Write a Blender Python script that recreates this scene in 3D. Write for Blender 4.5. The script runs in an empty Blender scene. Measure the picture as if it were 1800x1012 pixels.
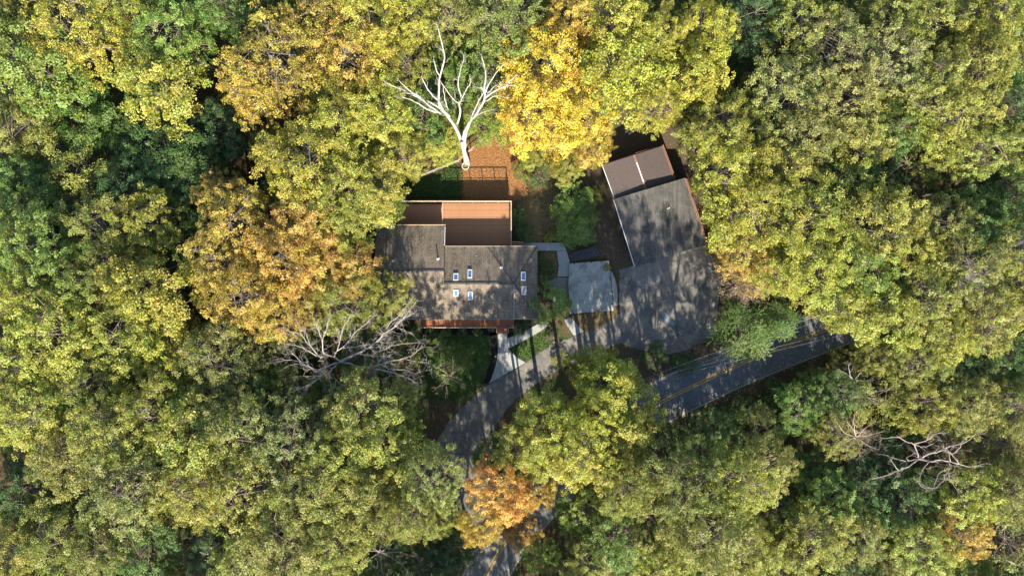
import bpy, bmesh, math, random
import numpy as np
from mathutils import Vector, Quaternion, Matrix
from mathutils.geometry import tessellate_polygon

random.seed(7)
scene = bpy.context.scene
col = scene.collection
R = math.radians

# ------------------------------------------------------------------ camera
CAM_H = 104.3            # drone height in metres
FOC = 1200.0             # focal length in pixels of the 1800 px wide photograph
cam = bpy.data.cameras.new('camera')
cam.lens = 24.0; cam.sensor_width = 36.0; cam.clip_start = 0.5; cam.clip_end = 3000
camo = bpy.data.objects.new('camera', cam); col.objects.link(camo)
camo.location = (0, 0, CAM_H); camo.rotation_euler = (0, 0, 0)
scene.camera = camo

# ------------------------------------------------------------------ sky, sun, exposure
SUN_EL = 29.0
SUN_AZ = 172.0           # clockwise from +Y
world = bpy.data.worlds.new('World'); scene.world = world; world.use_nodes = True
wn = world.node_tree; wn.nodes.clear()
sky = wn.nodes.new('ShaderNodeTexSky'); sky.sky_type = 'NISHITA'; sky.sun_disc = False
sky.sun_elevation = R(SUN_EL); sky.sun_rotation = R(SUN_AZ)
sky.air_density = 1.0; sky.dust_density = 0.6; sky.ozone_density = 1.0
bg = wn.nodes.new('ShaderNodeBackground'); bg.inputs['Strength'].default_value = 0.10
wo = wn.nodes.new('ShaderNodeOutputWorld')
wn.links.new(sky.outputs[0], bg.inputs[0]); wn.links.new(bg.outputs[0], wo.inputs[0])
sun = bpy.data.lights.new('sun', 'SUN'); sun.energy = 5.0; sun.angle = R(0.53); sun.color = (1.0, 0.91, 0.76)
suno = bpy.data.objects.new('sun', sun); col.objects.link(suno)
sv = Vector((math.sin(R(SUN_AZ)) * math.cos(R(SUN_EL)), math.cos(R(SUN_AZ)) * math.cos(R(SUN_EL)), math.sin(R(SUN_EL))))
suno.rotation_euler = (-sv).to_track_quat('-Z', 'Y').to_euler(); suno.location = sv * 200
vs = scene.view_settings
vs.view_transform = 'Standard'; vs.look = 'None'; vs.gamma = 1.0; vs.use_curve_mapping = False
vs.exposure = 1.72
cy = scene.cycles
cy.max_bounces = 6; cy.diffuse_bounces = 3; cy.glossy_bounces = 2; cy.transmission_bounces = 3
cy.transparent_max_bounces = 4; cy.caustics_reflective = False; cy.caustics_refractive = False

# ------------------------------------------------------------------ helpers
def W(px, py, z=0.0):
    """photograph pixel + height above ground -> point in the place"""
    k = (CAM_H - z) / FOC
    return Vector(((px - 900) * k, -(py - 506) * k, z))

def tag(o, label=None, cat=None, group=None, kind=None):
    if label: o['label'] = label
    if cat: o['category'] = cat
    if group: o['group'] = group
    if kind: o['kind'] = kind
    return o

def link(name, me, parent=None, mat=None):
    o = bpy.data.objects.new(name, me); col.objects.link(o)
    if parent is not None: o.parent = parent
    if mat is not None and me is not None and len(me.materials) == 0: me.materials.append(mat)
    return o

def empty(name, loc=(0, 0, 0)):
    o = bpy.data.objects.new(name, None); col.objects.link(o); o.location = loc
    o.empty_display_size = 0.5
    return o

class MB:
    """collects shapes in world coordinates; build() links them as one mesh object"""
    def __init__(s): s.v = []; s.f = []
    def add(s, vs_, fs):
        n = len(s.v); s.v += [tuple(p) for p in vs_]; s.f += [tuple(i + n for i in f) for f in fs]; return s
    def box(s, c, size, rz=0.0, bev=0.0):
        hx, hy, hz = size[0] / 2, size[1] / 2, size[2] / 2
        cs, sn = math.cos(rz), math.sin(rz)
        b = min(bev, hx * .8, hy * .8)
        vs_ = []
        for z, i in ((-hz, 0), (hz - b if b else hz, 0), (hz, b)):
            if not b and z == hz and len(vs_) == 8: break
            for x, y in ((-hx + i, -hy + i), (hx - i, -hy + i), (hx - i, hy - i), (-hx + i, hy - i)):
                vs_.append((c[0] + x * cs - y * sn, c[1] + x * sn + y * cs, c[2] + z))
        fs = [(3, 2, 1, 0)]
        nl = len(vs_) // 4
        for l in range(nl - 1):
            for k in range(4):
                a = l * 4 + k; bb = l * 4 + (k + 1) % 4
                fs.append((a, bb, bb + 4, a + 4))
        t = (nl - 1) * 4; fs.append((t, t + 1, t + 2, t + 3))
        return s.add(vs_, fs)
    def beam(s, p, q, w, h):
        """square bar from p to q"""
        p = Vector(p); q = Vector(q); d = (q - p).normalized()
        up = Vector((0, 0, 1)) if abs(d.z) < .95 else Vector((1, 0, 0))
        r = d.cross(up).normalized() * (w / 2); u = r.cross(d).normalized() * (h / 2)
        vs_ = []
        for e in (p, q): vs_ += [e - r - u, e + r - u, e + r + u, e - r + u]
        return s.add(vs_, [(3, 2, 1, 0), (4, 5, 6, 7), (0, 1, 5, 4), (1, 2, 6, 5), (2, 3, 7, 6), (3, 0, 4, 7)])
    def tube(s, pts, rad, n=6, cap=True):
        pts = [Vector(p) for p in pts]
        vs_ = []; fs = []; prev = None
        for i, p in enumerate(pts):
            d = (pts[min(i + 1, len(pts) - 1)] - pts[max(i - 1, 0)])
            if d.length < 1e-6: d = Vector((0, 0, 1))
            d.normalize()
            if prev is None:
                a = Vector((1, 0, 0)) if abs(d.x) < .9 else Vector((0, 1, 0))
                prev = d.cross(a).normalized()
            r = (prev - d * prev.dot(d))
            if r.length < 1e-5: r = d.orthogonal()
            r.normalize(); prev = r; u = d.cross(r)
            ra = rad[i] if isinstance(rad, (list, tuple)) else rad
            for k in range(n):
                t = 2 * math.pi * k / n
                vs_.append(p + (r * math.cos(t) + u * math.sin(t)) * ra)
        for i in range(len(pts) - 1):
            for k in range(n):
                a = i * n + k; b = i * n + (k + 1) % n
                fs.append((a, b, b + n, a + n))
        if cap:
            fs.append(tuple(reversed(range(n)))); m = (len(pts) - 1) * n; fs.append(tuple(range(m, m + n)))
        return s.add(vs_, fs)
    def slab(s, poly, th, down=True):
        """polygon (list of 3-D points, counter-clockwise from above) with thickness"""
        n = len(poly); top = [Vector(p) for p in poly]; bot = [p - Vector((0, 0, th)) for p in top]
        tri = tessellate_polygon([top])
        vs_ = top + bot; fs = []
        for t in tri:
            a, b, c = t
            nz = (top[b] - top[a]).cross(top[c] - top[a]).z
            if nz < 0: a, c = c, a
            fs.append((a, b, c)); fs.append((c + n, b + n, a + n))
        ar = sum(top[i].x * top[(i + 1) % n].y - top[(i + 1) % n].x * top[i].y for i in range(n))
        for i in range(n):
            j = (i + 1) % n
            fs.append((i, i + n, j + n, j) if ar > 0 else (j, j + n, i + n, i))
        return s.add(vs_, fs)
    def mesh(s, name, mat, smooth=False, origin=None):
        me = bpy.data.meshes.new(name)
        v = s.v
        if origin is not None:
            o = Vector(origin); v = [(p[0] - o.x, p[1] - o.y, p[2] - o.z) for p in v]
        me.from_pydata(v, [], s.f); me.update()
        if mat: me.materials.append(mat)
        if smooth: me.polygons.foreach_set('use_smooth', [True] * len(me.polygons))
        return me
    def build(s, name, mat, parent=None, smooth=False):
        org = None
        if parent is not None:
            org = parent.location.copy(); p = parent.parent
            while p is not None: org += p.location; p = p.parent
        return link(name, s.mesh(name, mat, smooth, org), parent)

# ------------------------------------------------------------------ materials
def new_mat(name):
    m = bpy.data.materials.new(name); m.use_nodes = True
    nt = m.node_tree; b = nt.nodes['Principled BSDF']
    return m, nt, b

def N(nt, t, **kw):
    n = nt.nodes.new(t)
    for k, v in kw.items(): setattr(n, k, v)
    return n

def ramp(nt, src, stops):
    r = nt.nodes.new('ShaderNodeValToRGB'); e = r.color_ramp.elements
    while len(e) < len(stops): e.new(0.5)
    for i, (p, c) in enumerate(stops): e[i].position = p; e[i].color = (*c, 1) if len(c) == 3 else c
    nt.links.new(src, r.inputs[0]); return r

def mixc(nt, fac, a, b, mode='MIX'):
    m = nt.nodes.new('ShaderNodeMix'); m.data_type = 'RGBA'; m.blend_type = mode
    for s, v in (('Factor', fac),):
        if hasattr(v, 'links'): nt.links.new(v, m.inputs[0])
        else: m.inputs[0].default_value = v
    for i, v in ((6, a), (7, b)):
        if hasattr(v, 'links'): nt.links.new(v, m.inputs[i])
        else: m.inputs[i].default_value = (*v, 1)
    return m.outputs[2]

def noise(nt, scale, detail=6, rough=.6, coord=None, dim='3D'):
    n = nt.nodes.new('ShaderNodeTexNoise'); n.inputs['Scale'].default_value = scale
    n.inputs['Detail'].default_value = detail; n.inputs['Roughness'].default_value = rough
    if coord is not None: nt.links.new(coord, n.inputs['Vector'])
    return n

def coords(nt, kind='Object', scale=(1, 1, 1), rot=(0, 0, 0)):
    tc = nt.nodes.new('ShaderNodeTexCoord'); mp = nt.nodes.new('ShaderNodeMapping')
    mp.inputs['Scale'].default_value = scale; mp.inputs['Rotation'].default_value = rot
    nt.links.new(tc.outputs[kind], mp.inputs[0]); return mp.outputs[0]

def bump(nt, b, src, strength=.4, dist=.05):
    bn = nt.nodes.new('ShaderNodeBump'); bn.inputs['Strength'].default_value = strength; bn.inputs['Distance'].default_value = dist
    nt.links.new(src, bn.inputs['Height']); nt.links.new(bn.outputs[0], b.inputs['Normal'])

def mottled(name, c1, c2, scale=3.0, rough=.85, c3=None, big=.25, bstr=.3, kind='Object', stretch=(1, 1, 1)):
    m, nt, b = new_mat(name)
    co = coords(nt, kind, stretch)
    n1 = noise(nt, scale, 8, .65, co); n2 = noise(nt, scale * big, 4, .6, co)
    c = ramp(nt, n1.outputs[0], [(.3, c1), (.7, c2)]).outputs[0]
    if c3 is not None:
        f = ramp(nt, n2.outputs[0], [(.45, (0, 0, 0)), (.65, (1, 1, 1))]).outputs[0]
        c = mixc(nt, f, c, c3)
    nt.links.new(c, b.inputs['Base Color']); b.inputs['Roughness'].default_value = rough
    b.inputs['Specular IOR Level'].default_value = .25
    bump(nt, b, n1.outputs[0], bstr, .04)
    return m

# leaves: colour of the tree (object colour) varied per spray and per leaf
def leaf_material():
    m, nt, b = new_mat('leaves')
    oi = N(nt, 'ShaderNodeObjectInfo')
    tv = N(nt, 'ShaderNodeAttribute'); tv.attribute_name = 'spray'
    lv = N(nt, 'ShaderNodeAttribute'); lv.attribute_name = 'leaf'
    hsv = N(nt, 'ShaderNodeHueSaturation')
    h = N(nt, 'ShaderNodeMapRange'); h.inputs[3].default_value = .474; h.inputs[4].default_value = .524
    nt.links.new(tv.outputs['Fac'], h.inputs[0]); nt.links.new(h.outputs[0], hsv.inputs['Hue'])
    v = N(nt, 'ShaderNodeMapRange'); v.inputs[3].default_value = .66; v.inputs[4].default_value = 1.36
    nt.links.new(lv.outputs['Fac'], v.inputs[0]); nt.links.new(v.outputs[0], hsv.inputs['Value'])
    s = N(nt, 'ShaderNodeMapRange'); s.inputs[3].default_value = 1.08; s.inputs[4].default_value = .78
    nt.links.new(lv.outputs['Fac'], s.inputs[0]); nt.links.new(s.outputs[0], hsv.inputs['Saturation'])
    tp = N(nt, 'ShaderNodeAttribute'); tp.attribute_name = 'turned_lit'
    gm = mixc(nt, .52, oi.outputs['Color'], (.10, .17, .035))  # greener inner leaves: autumn turn plus shade painted into the colour
    cc = mixc(nt, tp.outputs['Fac'], gm, oi.outputs['Color'])
    nt.links.new(cc, hsv.inputs['Color'])
    nt.links.new(hsv.outputs[0], b.inputs['Base Color'])
    b.inputs['Roughness'].default_value = .5; b.inputs['Specular IOR Level'].default_value = .36
    tr = N(nt, 'ShaderNodeBsdfTranslucent'); nt.links.new(hsv.outputs[0], tr.inputs[0])
    mx = N(nt, 'ShaderNodeMixShader'); mx.inputs[0].default_value = .32
    nt.links.new(b.outputs[0], mx.inputs[1]); nt.links.new(tr.outputs[0], mx.inputs[2])
    nt.links.new(mx.outputs[0], nt.nodes['Material Output'].inputs[0])
    return m

M = {}
M['leaf'] = leaf_material()
M['bark'] = mottled('bark', (.13, .10, .075), (.27, .23, .19), 5, .9, stretch=(1, 1, .25))
M['dead_white'] = mottled('bleached_wood', (.17, .155, .135), (.44, .42, .385), 2.6, .85, (.33, .30, .265), stretch=(1, 1, .4))
M['dead_grey'] = mottled('grey_dead_wood', (.19, .165, .147), (.37, .33, .30), 2.5, .85, (.29, .25, .22))
M['dead_pink'] = mottled('pinkish_dead_wood', (.21, .165, .145), (.40, .33, .30), 2.5, .85)
M['twig'] = mottled('pinkish_twigs', (.24, .17, .13), (.42, .32, .26), 3, .85)
M['concrete'] = mottled('concrete', (.24, .25, .24), (.34, .34, .32), 6, .85, (.29, .29, .27), .12, .2)
M['patio'] = mottled('patio_concrete', (.27, .285, .26), (.42, .425, .38), 5, .88, (.22, .215, .185), .16, .3)
M['old_slab'] = mottled('brown_worn_concrete', (.16, .15, .12), (.26, .24, .20), 5, .9, (.20, .18, .14), .2)
M['dark_timber'] = mottled('dark_timber', (.035, .037, .04), (.085, .085, .085), 6, .75, stretch=(1, .3, 1))
M['pale_timber'] = mottled('pale_rail_timber', (.36, .26, .17), (.52, .40, .28), 4, .75)
M['fence_wood'] = mottled('weathered_fence_wood', (.20, .16, .12), (.36, .30, .23), 4, .85)
M['white'] = mottled('white_painted_metal', (.62, .62, .60), (.78, .78, .76), 4, .5, bstr=.05)
M['gutter'] = mottled('white_gutter', (.55, .57, .60), (.74, .76, .78), 3, .45, bstr=.05)
M['wall'] = mottled('tan_siding', (.26, .22, .17), (.33, .28, .22), 3, .8)
M['garage_wall'] = mottled('dark_red_brown_siding', (.13, .07, .05), (.20, .11, .08), 3, .8)
M['trim'] = mottled('red_brown_trim', (.20, .10, .06), (.30, .16, .10), 4, .7)
M['steel'] = mottled('galvanised_steel', (.32, .34, .36), (.48, .50, .52), 4, .45, bstr=.05)
M['wire'] = mottled('aluminium_wire', (.18, .185, .19), (.26, .27, .275), 4, .6, bstr=.0)
M['black'] = mottled('black_metal', (.015, .015, .016), (.03, .03, .03), 4, .5)
M['pole'] = mottled('utility_pole_wood', (.10, .075, .055), (.18, .14, .10), 5, .9)
M['ceramic'] = mottled('blue_grey_ceramic', (.35, .40, .48), (.48, .54, .62), 4, .3, bstr=.0)
M['lumber'] = mottled('pale_lumber', (.42, .38, .30), (.60, .55, .45), 4, .8)
M['stone'] = mottled('pale_stone_rim', (.38, .36, .32), (.55, .52, .47), 6, .85)
M['cap'] = mottled('dark_roofing', (.05, .05, .05), (.09, .085, .08), 4, .8)
M['palecap'] = mottled('pale_ridge_cap', (.20, .18, .16), (.28, .25, .22), 6, .9)

def shingles(name, c1, c2, streak, rot=0.0, course=.3):
    m, nt, b = new_mat(name)
    co = coords(nt, 'Object', (1, 1, 1), (0, 0, rot))
    br = N(nt, 'ShaderNodeTexBrick'); br.offset = .5; br.squash = 1
    for k, v in (('Scale', 1.0), ('Mortar Size', .018), ('Mortar Smooth', .3), ('Bias', 0), ('Brick Width', .55), ('Row Height', course)):
        br.inputs[k].default_value = v
    br.inputs['Color1'].default_value = (*c1, 1); br.inputs['Color2'].default_value = (*c2, 1)
    br.inputs['Mortar'].default_value = (c1[0] * .35, c1[1] * .35, c1[2] * .35, 1)
    nt.links.new(co, br.inputs['Vector'])
    st = noise(nt, 1.0, 6, .65, coords(nt, 'Object', (2.6, .22, 1), (0, 0, rot)))
    f = ramp(nt, st.outputs[0], [(.38, (0, 0, 0)), (.66, (1, 1, 1))]).outputs[0]
    pt_ = ramp(nt, noise(nt, .5, 5, .7, co).outputs[0], [(.35, (.72, .72, .74)), (.65, (1.22, 1.2, 1.16))]).outputs[0]
    c = mixc(nt, f, br.outputs[0], streak)
    fine = noise(nt, 9, 8, .75, co)
    g = ramp(nt, fine.outputs[0], [(.3, (.55, .55, .55)), (.7, (1.35, 1.35, 1.35))]).outputs[0]
    c = mixc(nt, .75, c, g, 'MULTIPLY'); c = mixc(nt, .9, c, pt_, 'MULTIPLY')
    nt.links.new(c, b.inputs['Base Color']); b.inputs['Roughness'].default_value = .92
    b.inputs['Specular IOR Level'].default_value = .2
    mm = N(nt, 'ShaderNodeMath', operation='ADD'); nt.links.new(br.outputs['Fac'], mm.inputs[0])
    mm2 = N(nt, 'ShaderNodeMath', operation='MULTIPLY'); mm2.inputs[1].default_value = -1.0
    nt.links.new(br.outputs['Fac'], mm2.inputs[0])
    ad = N(nt, 'ShaderNodeMath', operation='ADD'); nt.links.new(mm2.outputs[0], ad.inputs[0]); nt.links.new(fine.outputs[0], ad.inputs[1])
    bump(nt, b, ad.outputs[0], .6, .035)
    return m
M['shingle'] = shingles('weathered_shingles', (.130, .106, .080), (.195, .160, .122), (.225, .187, .140))
M['shingle_garage'] = shingles('grey_shingles', (.062, .066, .070), (.100, .102, .102), (.135, .125, .108), R(17.5))
M['rolled'] = mottled('brown_rolled_roofing', (.062, .050, .047), (.105, .083, .076), 4, .85, (.088, .064, .056), .2)

def boards_mat(name, c1, c2, c3):
    m, nt, b = new_mat(name)
    oi = N(nt, 'ShaderNodeObjectInfo')
    co = coords(nt, 'Object', (.35, 6, 1))
    n1 = noise(nt, 3, 8, .7, co); n2 = noise(nt, .5, 3, .6)
    c = ramp(nt, n1.outputs[0], [(.3, c1), (.72, c2)]).outputs[0]
    f = ramp(nt, n2.outputs[0], [(.48, (0, 0, 0)), (.68, (1, 1, 1))]).outputs[0]
    c = mixc(nt, f, c, c3)
    v = N(nt, 'ShaderNodeMapRange'); v.inputs[3].default_value = .86; v.inputs[4].default_value = 1.10
    nt.links.new(oi.outputs['Random'], v.inputs[0])
    hs = N(nt, 'ShaderNodeHueSaturation'); nt.links.new(v.outputs[0], hs.inputs['Value']); nt.links.new(c, hs.inputs['Color'])
    nt.links.new(hs.outputs[0], b.inputs['Base Color']); b.inputs['Roughness'].default_value = .8
    bump(nt, b, n1.outputs[0], .3, .02)
    return m
M['deck'] = boards_mat('brown_deck_boards', (.27, .125, .055), (.37, .185, .085), (.22, .11, .055))
M['deck_red'] = boards_mat('red_brown_deck_boards', (.29, .13, .062), (.39, .19, .095), (.24, .115, .06))
M['porch'] = boards_mat('rust_porch_boards', (.26, .095, .045), (.37, .15, .07), (.22, .08, .04))

def asphalt(name, c1, c2, worn, crack=.0, patch=.0):
    m, nt, b = new_mat(name)
    co = coords(nt)
    n1 = noise(nt, 14, 6, .8, co); n2 = noise(nt, .35, 6, .65, co); n3 = noise(nt, 1.6, 8, .7, co)
    c = ramp(nt, n1.outputs[0], [(.25, c1), (.75, c2)]).outputs[0]
    f = ramp(nt, n2.outputs[0], [(.42, (0, 0, 0)), (.64, (1, 1, 1))]).outputs[0]
    c = mixc(nt, f, c, worn)
    g = ramp(nt, n3.outputs[0], [(.3, (.55, .56, .57)), (.7, (1.35, 1.33, 1.3))]).outputs[0]
    c = mixc(nt, .7, c, g, 'MULTIPLY')
    if crack:
        vo = N(nt, 'ShaderNodeTexVoronoi', feature='DISTANCE_TO_EDGE'); vo.inputs['Scale'].default_value = .22
        wp = noise(nt, .9, 5, .6, co)
        wv = N(nt, 'ShaderNodeVectorMath', operation='MULTIPLY_ADD'); wv.inputs[1].default_value = (1.2, 1.2, 0)
        nt.links.new(wp.outputs['Color'], wv.inputs[0]); nt.links.new(co, wv.inputs[2]); nt.links.new(wv.outputs[0], vo.inputs['Vector'])
        cr = ramp(nt, vo.outputs['Distance'], [(.0025, (1, 1, 1)), (.007, (0, 0, 0))]).outputs[0]
        nz = ramp(nt, noise(nt, .3, 2, .5, co).outputs[0], [(.47, (0, 0, 0)), (.55, (1, 1, 1))]).outputs[0]
        cf = N(nt, 'ShaderNodeMath', operation='MULTIPLY'); nt.links.new(cr, cf.inputs[0]); nt.links.new(nz, cf.inputs[1])
        c = mixc(nt, cf.outputs[0], c, (.02, .02, .02))
    nt.links.new(c, b.inputs['Base Color']); b.inputs['Roughness'].default_value = .88
    b.inputs['Specular IOR Level'].default_value = .3
    bump(nt, b, n1.outputs[0], .4, .02)
    return m
M['road'] = asphalt('road_asphalt', (.105, .116, .126), (.165, .175, .184), (.150, .155, .158))
M['drive'] = asphalt('worn_drive_asphalt', (.078, .078, .074), (.155, .150, .138), (.215, .195, .165), crack=1)
M['apron'] = asphalt('pale_apron_concrete', (.15, .15, .145), (.23, .225, .21), (.20, .195, .18))
M['paint_white'] = mottled('worn_white_paint', (.22, .23, .23), (.38, .38, .37), 6, .7, bstr=.1)
M['paint_yellow'] = mottled('worn_yellow_paint', (.40, .24, .05), (.56, .35, .08), 6, .7, bstr=.1)
M['stain'] = mottled('pale_paint_stain', (.13, .15, .17), (.30, .34, .37), 9, .7, bstr=.1)
M['mulch'] = mottled('black_mulch', (.006, .006, .006), (.022, .020, .018), 18, .95, bstr=.9)

def glass_mat():
    m, nt, b = new_mat('skylight_glass')
    b.inputs['Base Color'].default_value = (.05, .13, .28, 1); b.inputs['Roughness'].default_value = .06
    b.inputs['Specular IOR Level'].default_value = .9; b.inputs['Coat Weight'].default_value = .6
    n = noise(nt, 2.0, 3, .5, coords(nt))
    c = ramp(nt, n.outputs[0], [(.3, (.05, .13, .28)), (.7, (.10, .22, .42))]).outputs[0]  # blue sky reflection painted into the glass colour
    nt.links.new(c, b.inputs['Base Color'])
    return m
M['glass'] = glass_mat()
M['window'] = mottled('dark_window_glass', (.02, .03, .04), (.05, .06, .07), 2, .1, bstr=0)

# ------------------------------------------------------------------ plan of the place (points on the ground)
def poly2(pts, z=0): return [tuple(W(x, y, z)[:2]) for x, y in pts]

def sdist(P, poly):
    """signed distance of points (n,2) to a polygon, inside negative"""
    P = np.asarray(P, float); A = np.asarray(poly, float); B = np.roll(A, -1, 0)
    d = np.full(len(P), 1e9); inside = np.zeros(len(P), bool)
    for a, b in zip(A, B):
        e = b - a; w = P - a
        t = np.clip((w @ e) / max(e @ e, 1e-9), 0, 1)
        d = np.minimum(d, np.hypot(*(w - t[:, None] * e).T))
        c = ((a[1] <= P[:, 1]) != (b[1] <= P[:, 1]))
        with np.errstate(divide='ignore', invalid='ignore'):
            xi = a[0] + (P[:, 1] - a[1]) * e[0] / (e[1] if abs(e[1]) > 1e-9 else 1e-9)
        inside ^= c & (P[:, 0] < xi)
    return np.where(inside, -d, d)

def ldist(P, line):
    P = np.asarray(P, float); d = np.full(len(P), 1e9); A = np.asarray(line, float)
    for a, b in zip(A[:-1], A[1:]):
        e = b - a; w = P - a; t = np.clip((w @ e) / max(e @ e, 1e-9), 0, 1)
        d = np.minimum(d, np.hypot(*(w - t[:, None] * e).T))
    return d

def smooth_line(pts, n=10):
    out = []
    P = [Vector((*p, 0)) for p in pts]
    for i in range(len(P) - 1):
        p0 = P[max(i - 1, 0)]; p1 = P[i]; p2 = P[i + 1]; p3 = P[min(i + 2, len(P) - 1)]
        for k in range(n):
            t = k / n
            out.append(.5 * ((2 * p1) + (p2 - p0) * t + (2 * p0 - 5 * p1 + 4 * p2 - p3) * t * t + (3 * p1 - p0 - 3 * p2 + p3) * t ** 3))
    out.append(P[-1]); return [(p.x, p.y) for p in out]

ROAD = smooth_line([tuple(W(*p)[:2]) for p in ((700, 1420), (790, 1160), (835, 1050), (868, 985), (905, 930), (960, 868), (1040, 790), (1100, 744), (1165, 705), (1240, 668), (1300, 640), (1390, 603), (1470, 572), (1580, 527), (1760, 455), (2100, 322), (2600, 130))])
DRIVE = [(1088, 474), (1165, 452), (1240, 429), (1266, 450), (1263, 520), (1258, 590), (1215, 612), (1180, 622), (1120, 614), (1092, 602), (1040, 624),
         (1000, 642), (960, 662), (905, 702), (875, 740), (862, 790), (858, 850), (862, 905), (812, 950), (802, 880), (785, 830), (772, 800), (768, 775), (785, 745), (822, 706),
         (862, 674), (921, 640), (960, 612), (985, 600), (1012, 590), (1060, 572), (1090, 550)]
CLEAR = [(690, 285), (790, 232), (900, 195), (1060, 205), (1190, 240), (1260, 330), (1285, 450), (1275, 600), (1150, 650), (1000, 690), (905, 760), (870, 860), (800, 900), (715, 800), (735, 700), (700, 600), (650, 560), (650, 400)]
HOUSE = [(-20.2, -6.6), (4.2, -6.6), (4.2, 13.2), (-20.2, 13.2)]
def world_poly(pts): return [tuple(W(*p)[:2]) for p in pts]
clear_w = world_poly(CLEAR); drive_w = world_poly(DRIVE)
garage_w = world_poly([(1054, 284), (1166, 250), (1245, 432), (1114, 474)])
patio_w = world_poly([(960, 425), (1072, 425), (1090, 555), (985, 560)])
walk_w = world_poly([(845, 580), (970, 562), (1030, 585), (925, 640), (855, 680)])

ZONES = {  # what grows or lies where, in photograph pixels on the ground
 'grass': [[(680, 305), (760, 306), (812, 286), (816, 352), (680, 352)],
           [(735, 588), (862, 588), (862, 632), (846, 682), (800, 706), (735, 700)],
           [(893, 613), (960, 580), (985, 600), (922, 636), (907, 627)]],
 'dry': [[(920, 315), (985, 315), (988, 428), (905, 428)], [(1003, 552), (1082, 548), (1090, 562), (1028, 586)],
         [(946, 442), (980, 442), (981, 490), (946, 500)]],
 'litter': [[(806, 262), (850, 238), (905, 205), (940, 225), (948, 335), (905, 352), (812, 352)]],
 'soil': [[(1036, 290), (1062, 292), (1116, 468), (1088, 474), (1040, 440)], [(1100, 190), (1190, 200), (1260, 330), (1265, 430), (1240, 430), (1190, 255), (1060, 285)],
          [(1115, 618), (1262, 600), (1285, 612), (1130, 672)]],
}

# ------------------------------------------------------------------ ground
def axis(lo, hi, step, far):
    a = list(np.arange(lo, hi + step, step)); k = step * 3; x = lo; left = []
    while x > -far: x -= k; k *= 1.5; left.append(x)
    k = step * 3; x = a[-1]; right = []
    while x < far: x += k; k *= 1.5; right.append(x)
    return np.array(left[::-1] + a + right)

def height(P):
    d = np.minimum(np.minimum(sdist(P, clear_w), ldist(P, ROAD) - 4.5), sdist(P, drive_w) - 1)
    f = np.clip(d / 8.0, 0, 1); f = f * f * (3 - 2 * f)
    x, y = P[:, 0], P[:, 1]
    h = .35 * np.sin(x * .21 + 1.3 * np.sin(y * .13)) + .3 * np.sin(y * .27 + .9 * np.sin(x * .17 + 2)) + .12 * np.sin(x * .9) * np.sin(y * .8)
    r = np.hypot(x, y)
    return f * (h - .1) * np.clip(2 - r / 130, 0, 1)

gx = axis(-90, 90, .7, 900); gy = axis(-80, 75, .7, 900)
GX, GY = np.meshgrid(gx, gy); GP = np.stack([GX.ravel(), GY.ravel()], 1); GZ = height(GP)
nx, ny = len(gx), len(gy)
idx = np.arange(nx * ny).reshape(ny, nx)
quads = np.stack([idx[:-1, :-1].ravel(), idx[:-1, 1:].ravel(), idx[1:, 1:].ravel(), idx[1:, :-1].ravel()], 1)

def fast_mesh(name, verts, quads, mat=None):
    me = bpy.data.meshes.new(name)
    me.vertices.add(len(verts)); me.vertices.foreach_set('co', np.asarray(verts, np.float32).ravel())
    nq = len(quads); k = quads.shape[1]
    me.loops.add(nq * k); me.loops.foreach_set('vertex_index', np.asarray(quads, np.int32).ravel())
    me.polygons.add(nq); me.polygons.foreach_set('loop_start', np.arange(0, nq * k, k, dtype=np.int32))
    try: me.polygons.foreach_set('loop_total', np.full(nq, k, np.int32))
    except Exception: pass
    me.update(calc_edges=True)
    if mat: me.materials.append(mat)
    return me

def fattr(me, name, data, domain='FACE'):
    a = me.attributes.new(name, 'FLOAT', domain); a.data.foreach_set('value', np.asarray(data, np.float32))

def ground_mat():
    m, nt, b = new_mat('forest_floor')
    co = coords(nt)
    n1 = noise(nt, 3.5, 9, .75, co); n2 = noise(nt, .45, 5, .65, co); n3 = noise(nt, 11, 6, .8, co)
    c = ramp(nt, n1.outputs[0], [(.28, (.035, .026, .016)), (.5, (.085, .058, .034)), (.72, (.17, .12, .07))]).outputs[0]
    gr = ramp(nt, n2.outputs[0], [(.48, (0, 0, 0)), (.62, (1, 1, 1))]).outputs[0]
    c = mixc(nt, gr, c, ramp(nt, n3.outputs[0], [(.3, (.022, .038, .012)), (.7, (.07, .10, .028))]).outputs[0])
    zones = {'grass': [(.3, (.030, .062, .014)), (.7, (.085, .135, .032))], 'dry': [(.25, (.065, .052, .024)), (.5, (.15, .105, .05)), (.75, (.27, .185, .09))],
             'litter': [(.28, (.12, .055, .022)), (.5, (.26, .125, .045)), (.74, (.42, .235, .09))], 'soil': [(.3, (.04, .030, .020)), (.7, (.13, .095, .062))]}
    for zn, st in zones.items():
        at = N(nt, 'ShaderNodeAttribute'); at.attribute_name = zn
        zc = ramp(nt, n3.outputs[0] if zn != 'dry' else n1.outputs[0], st).outputs[0]
        ad = N(nt, 'ShaderNodeMath', operation='MULTIPLY_ADD'); ad.inputs[1].default_value = .7
        nt.links.new(n1.outputs[0], ad.inputs[0]); nt.links.new(at.outputs['Fac'], ad.inputs[2])
        f = ramp(nt, ad.outputs[0], [(.72, (0, 0, 0)), (1.0, (1, 1, 1))]).outputs[0]
        c = mixc(nt, f, c, zc)
    nt.links.new(c, b.inputs['Base Color']); b.inputs['Roughness'].default_value = .95; b.inputs['Specular IOR Level'].default_value = .15
    bump(nt, b, n3.outputs[0], .8, .08)
    return m
gme = fast_mesh('ground', np.column_stack([GP, GZ]), quads, ground_mat())
for zn, polys in ZONES.items():
    v = np.zeros(len(GP))
    for p in polys: v = np.maximum(v, np.clip(.5 - sdist(GP, world_poly(p)) / 3.6, 0, 1))
    fattr(gme, zn, v, 'POINT')
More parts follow.
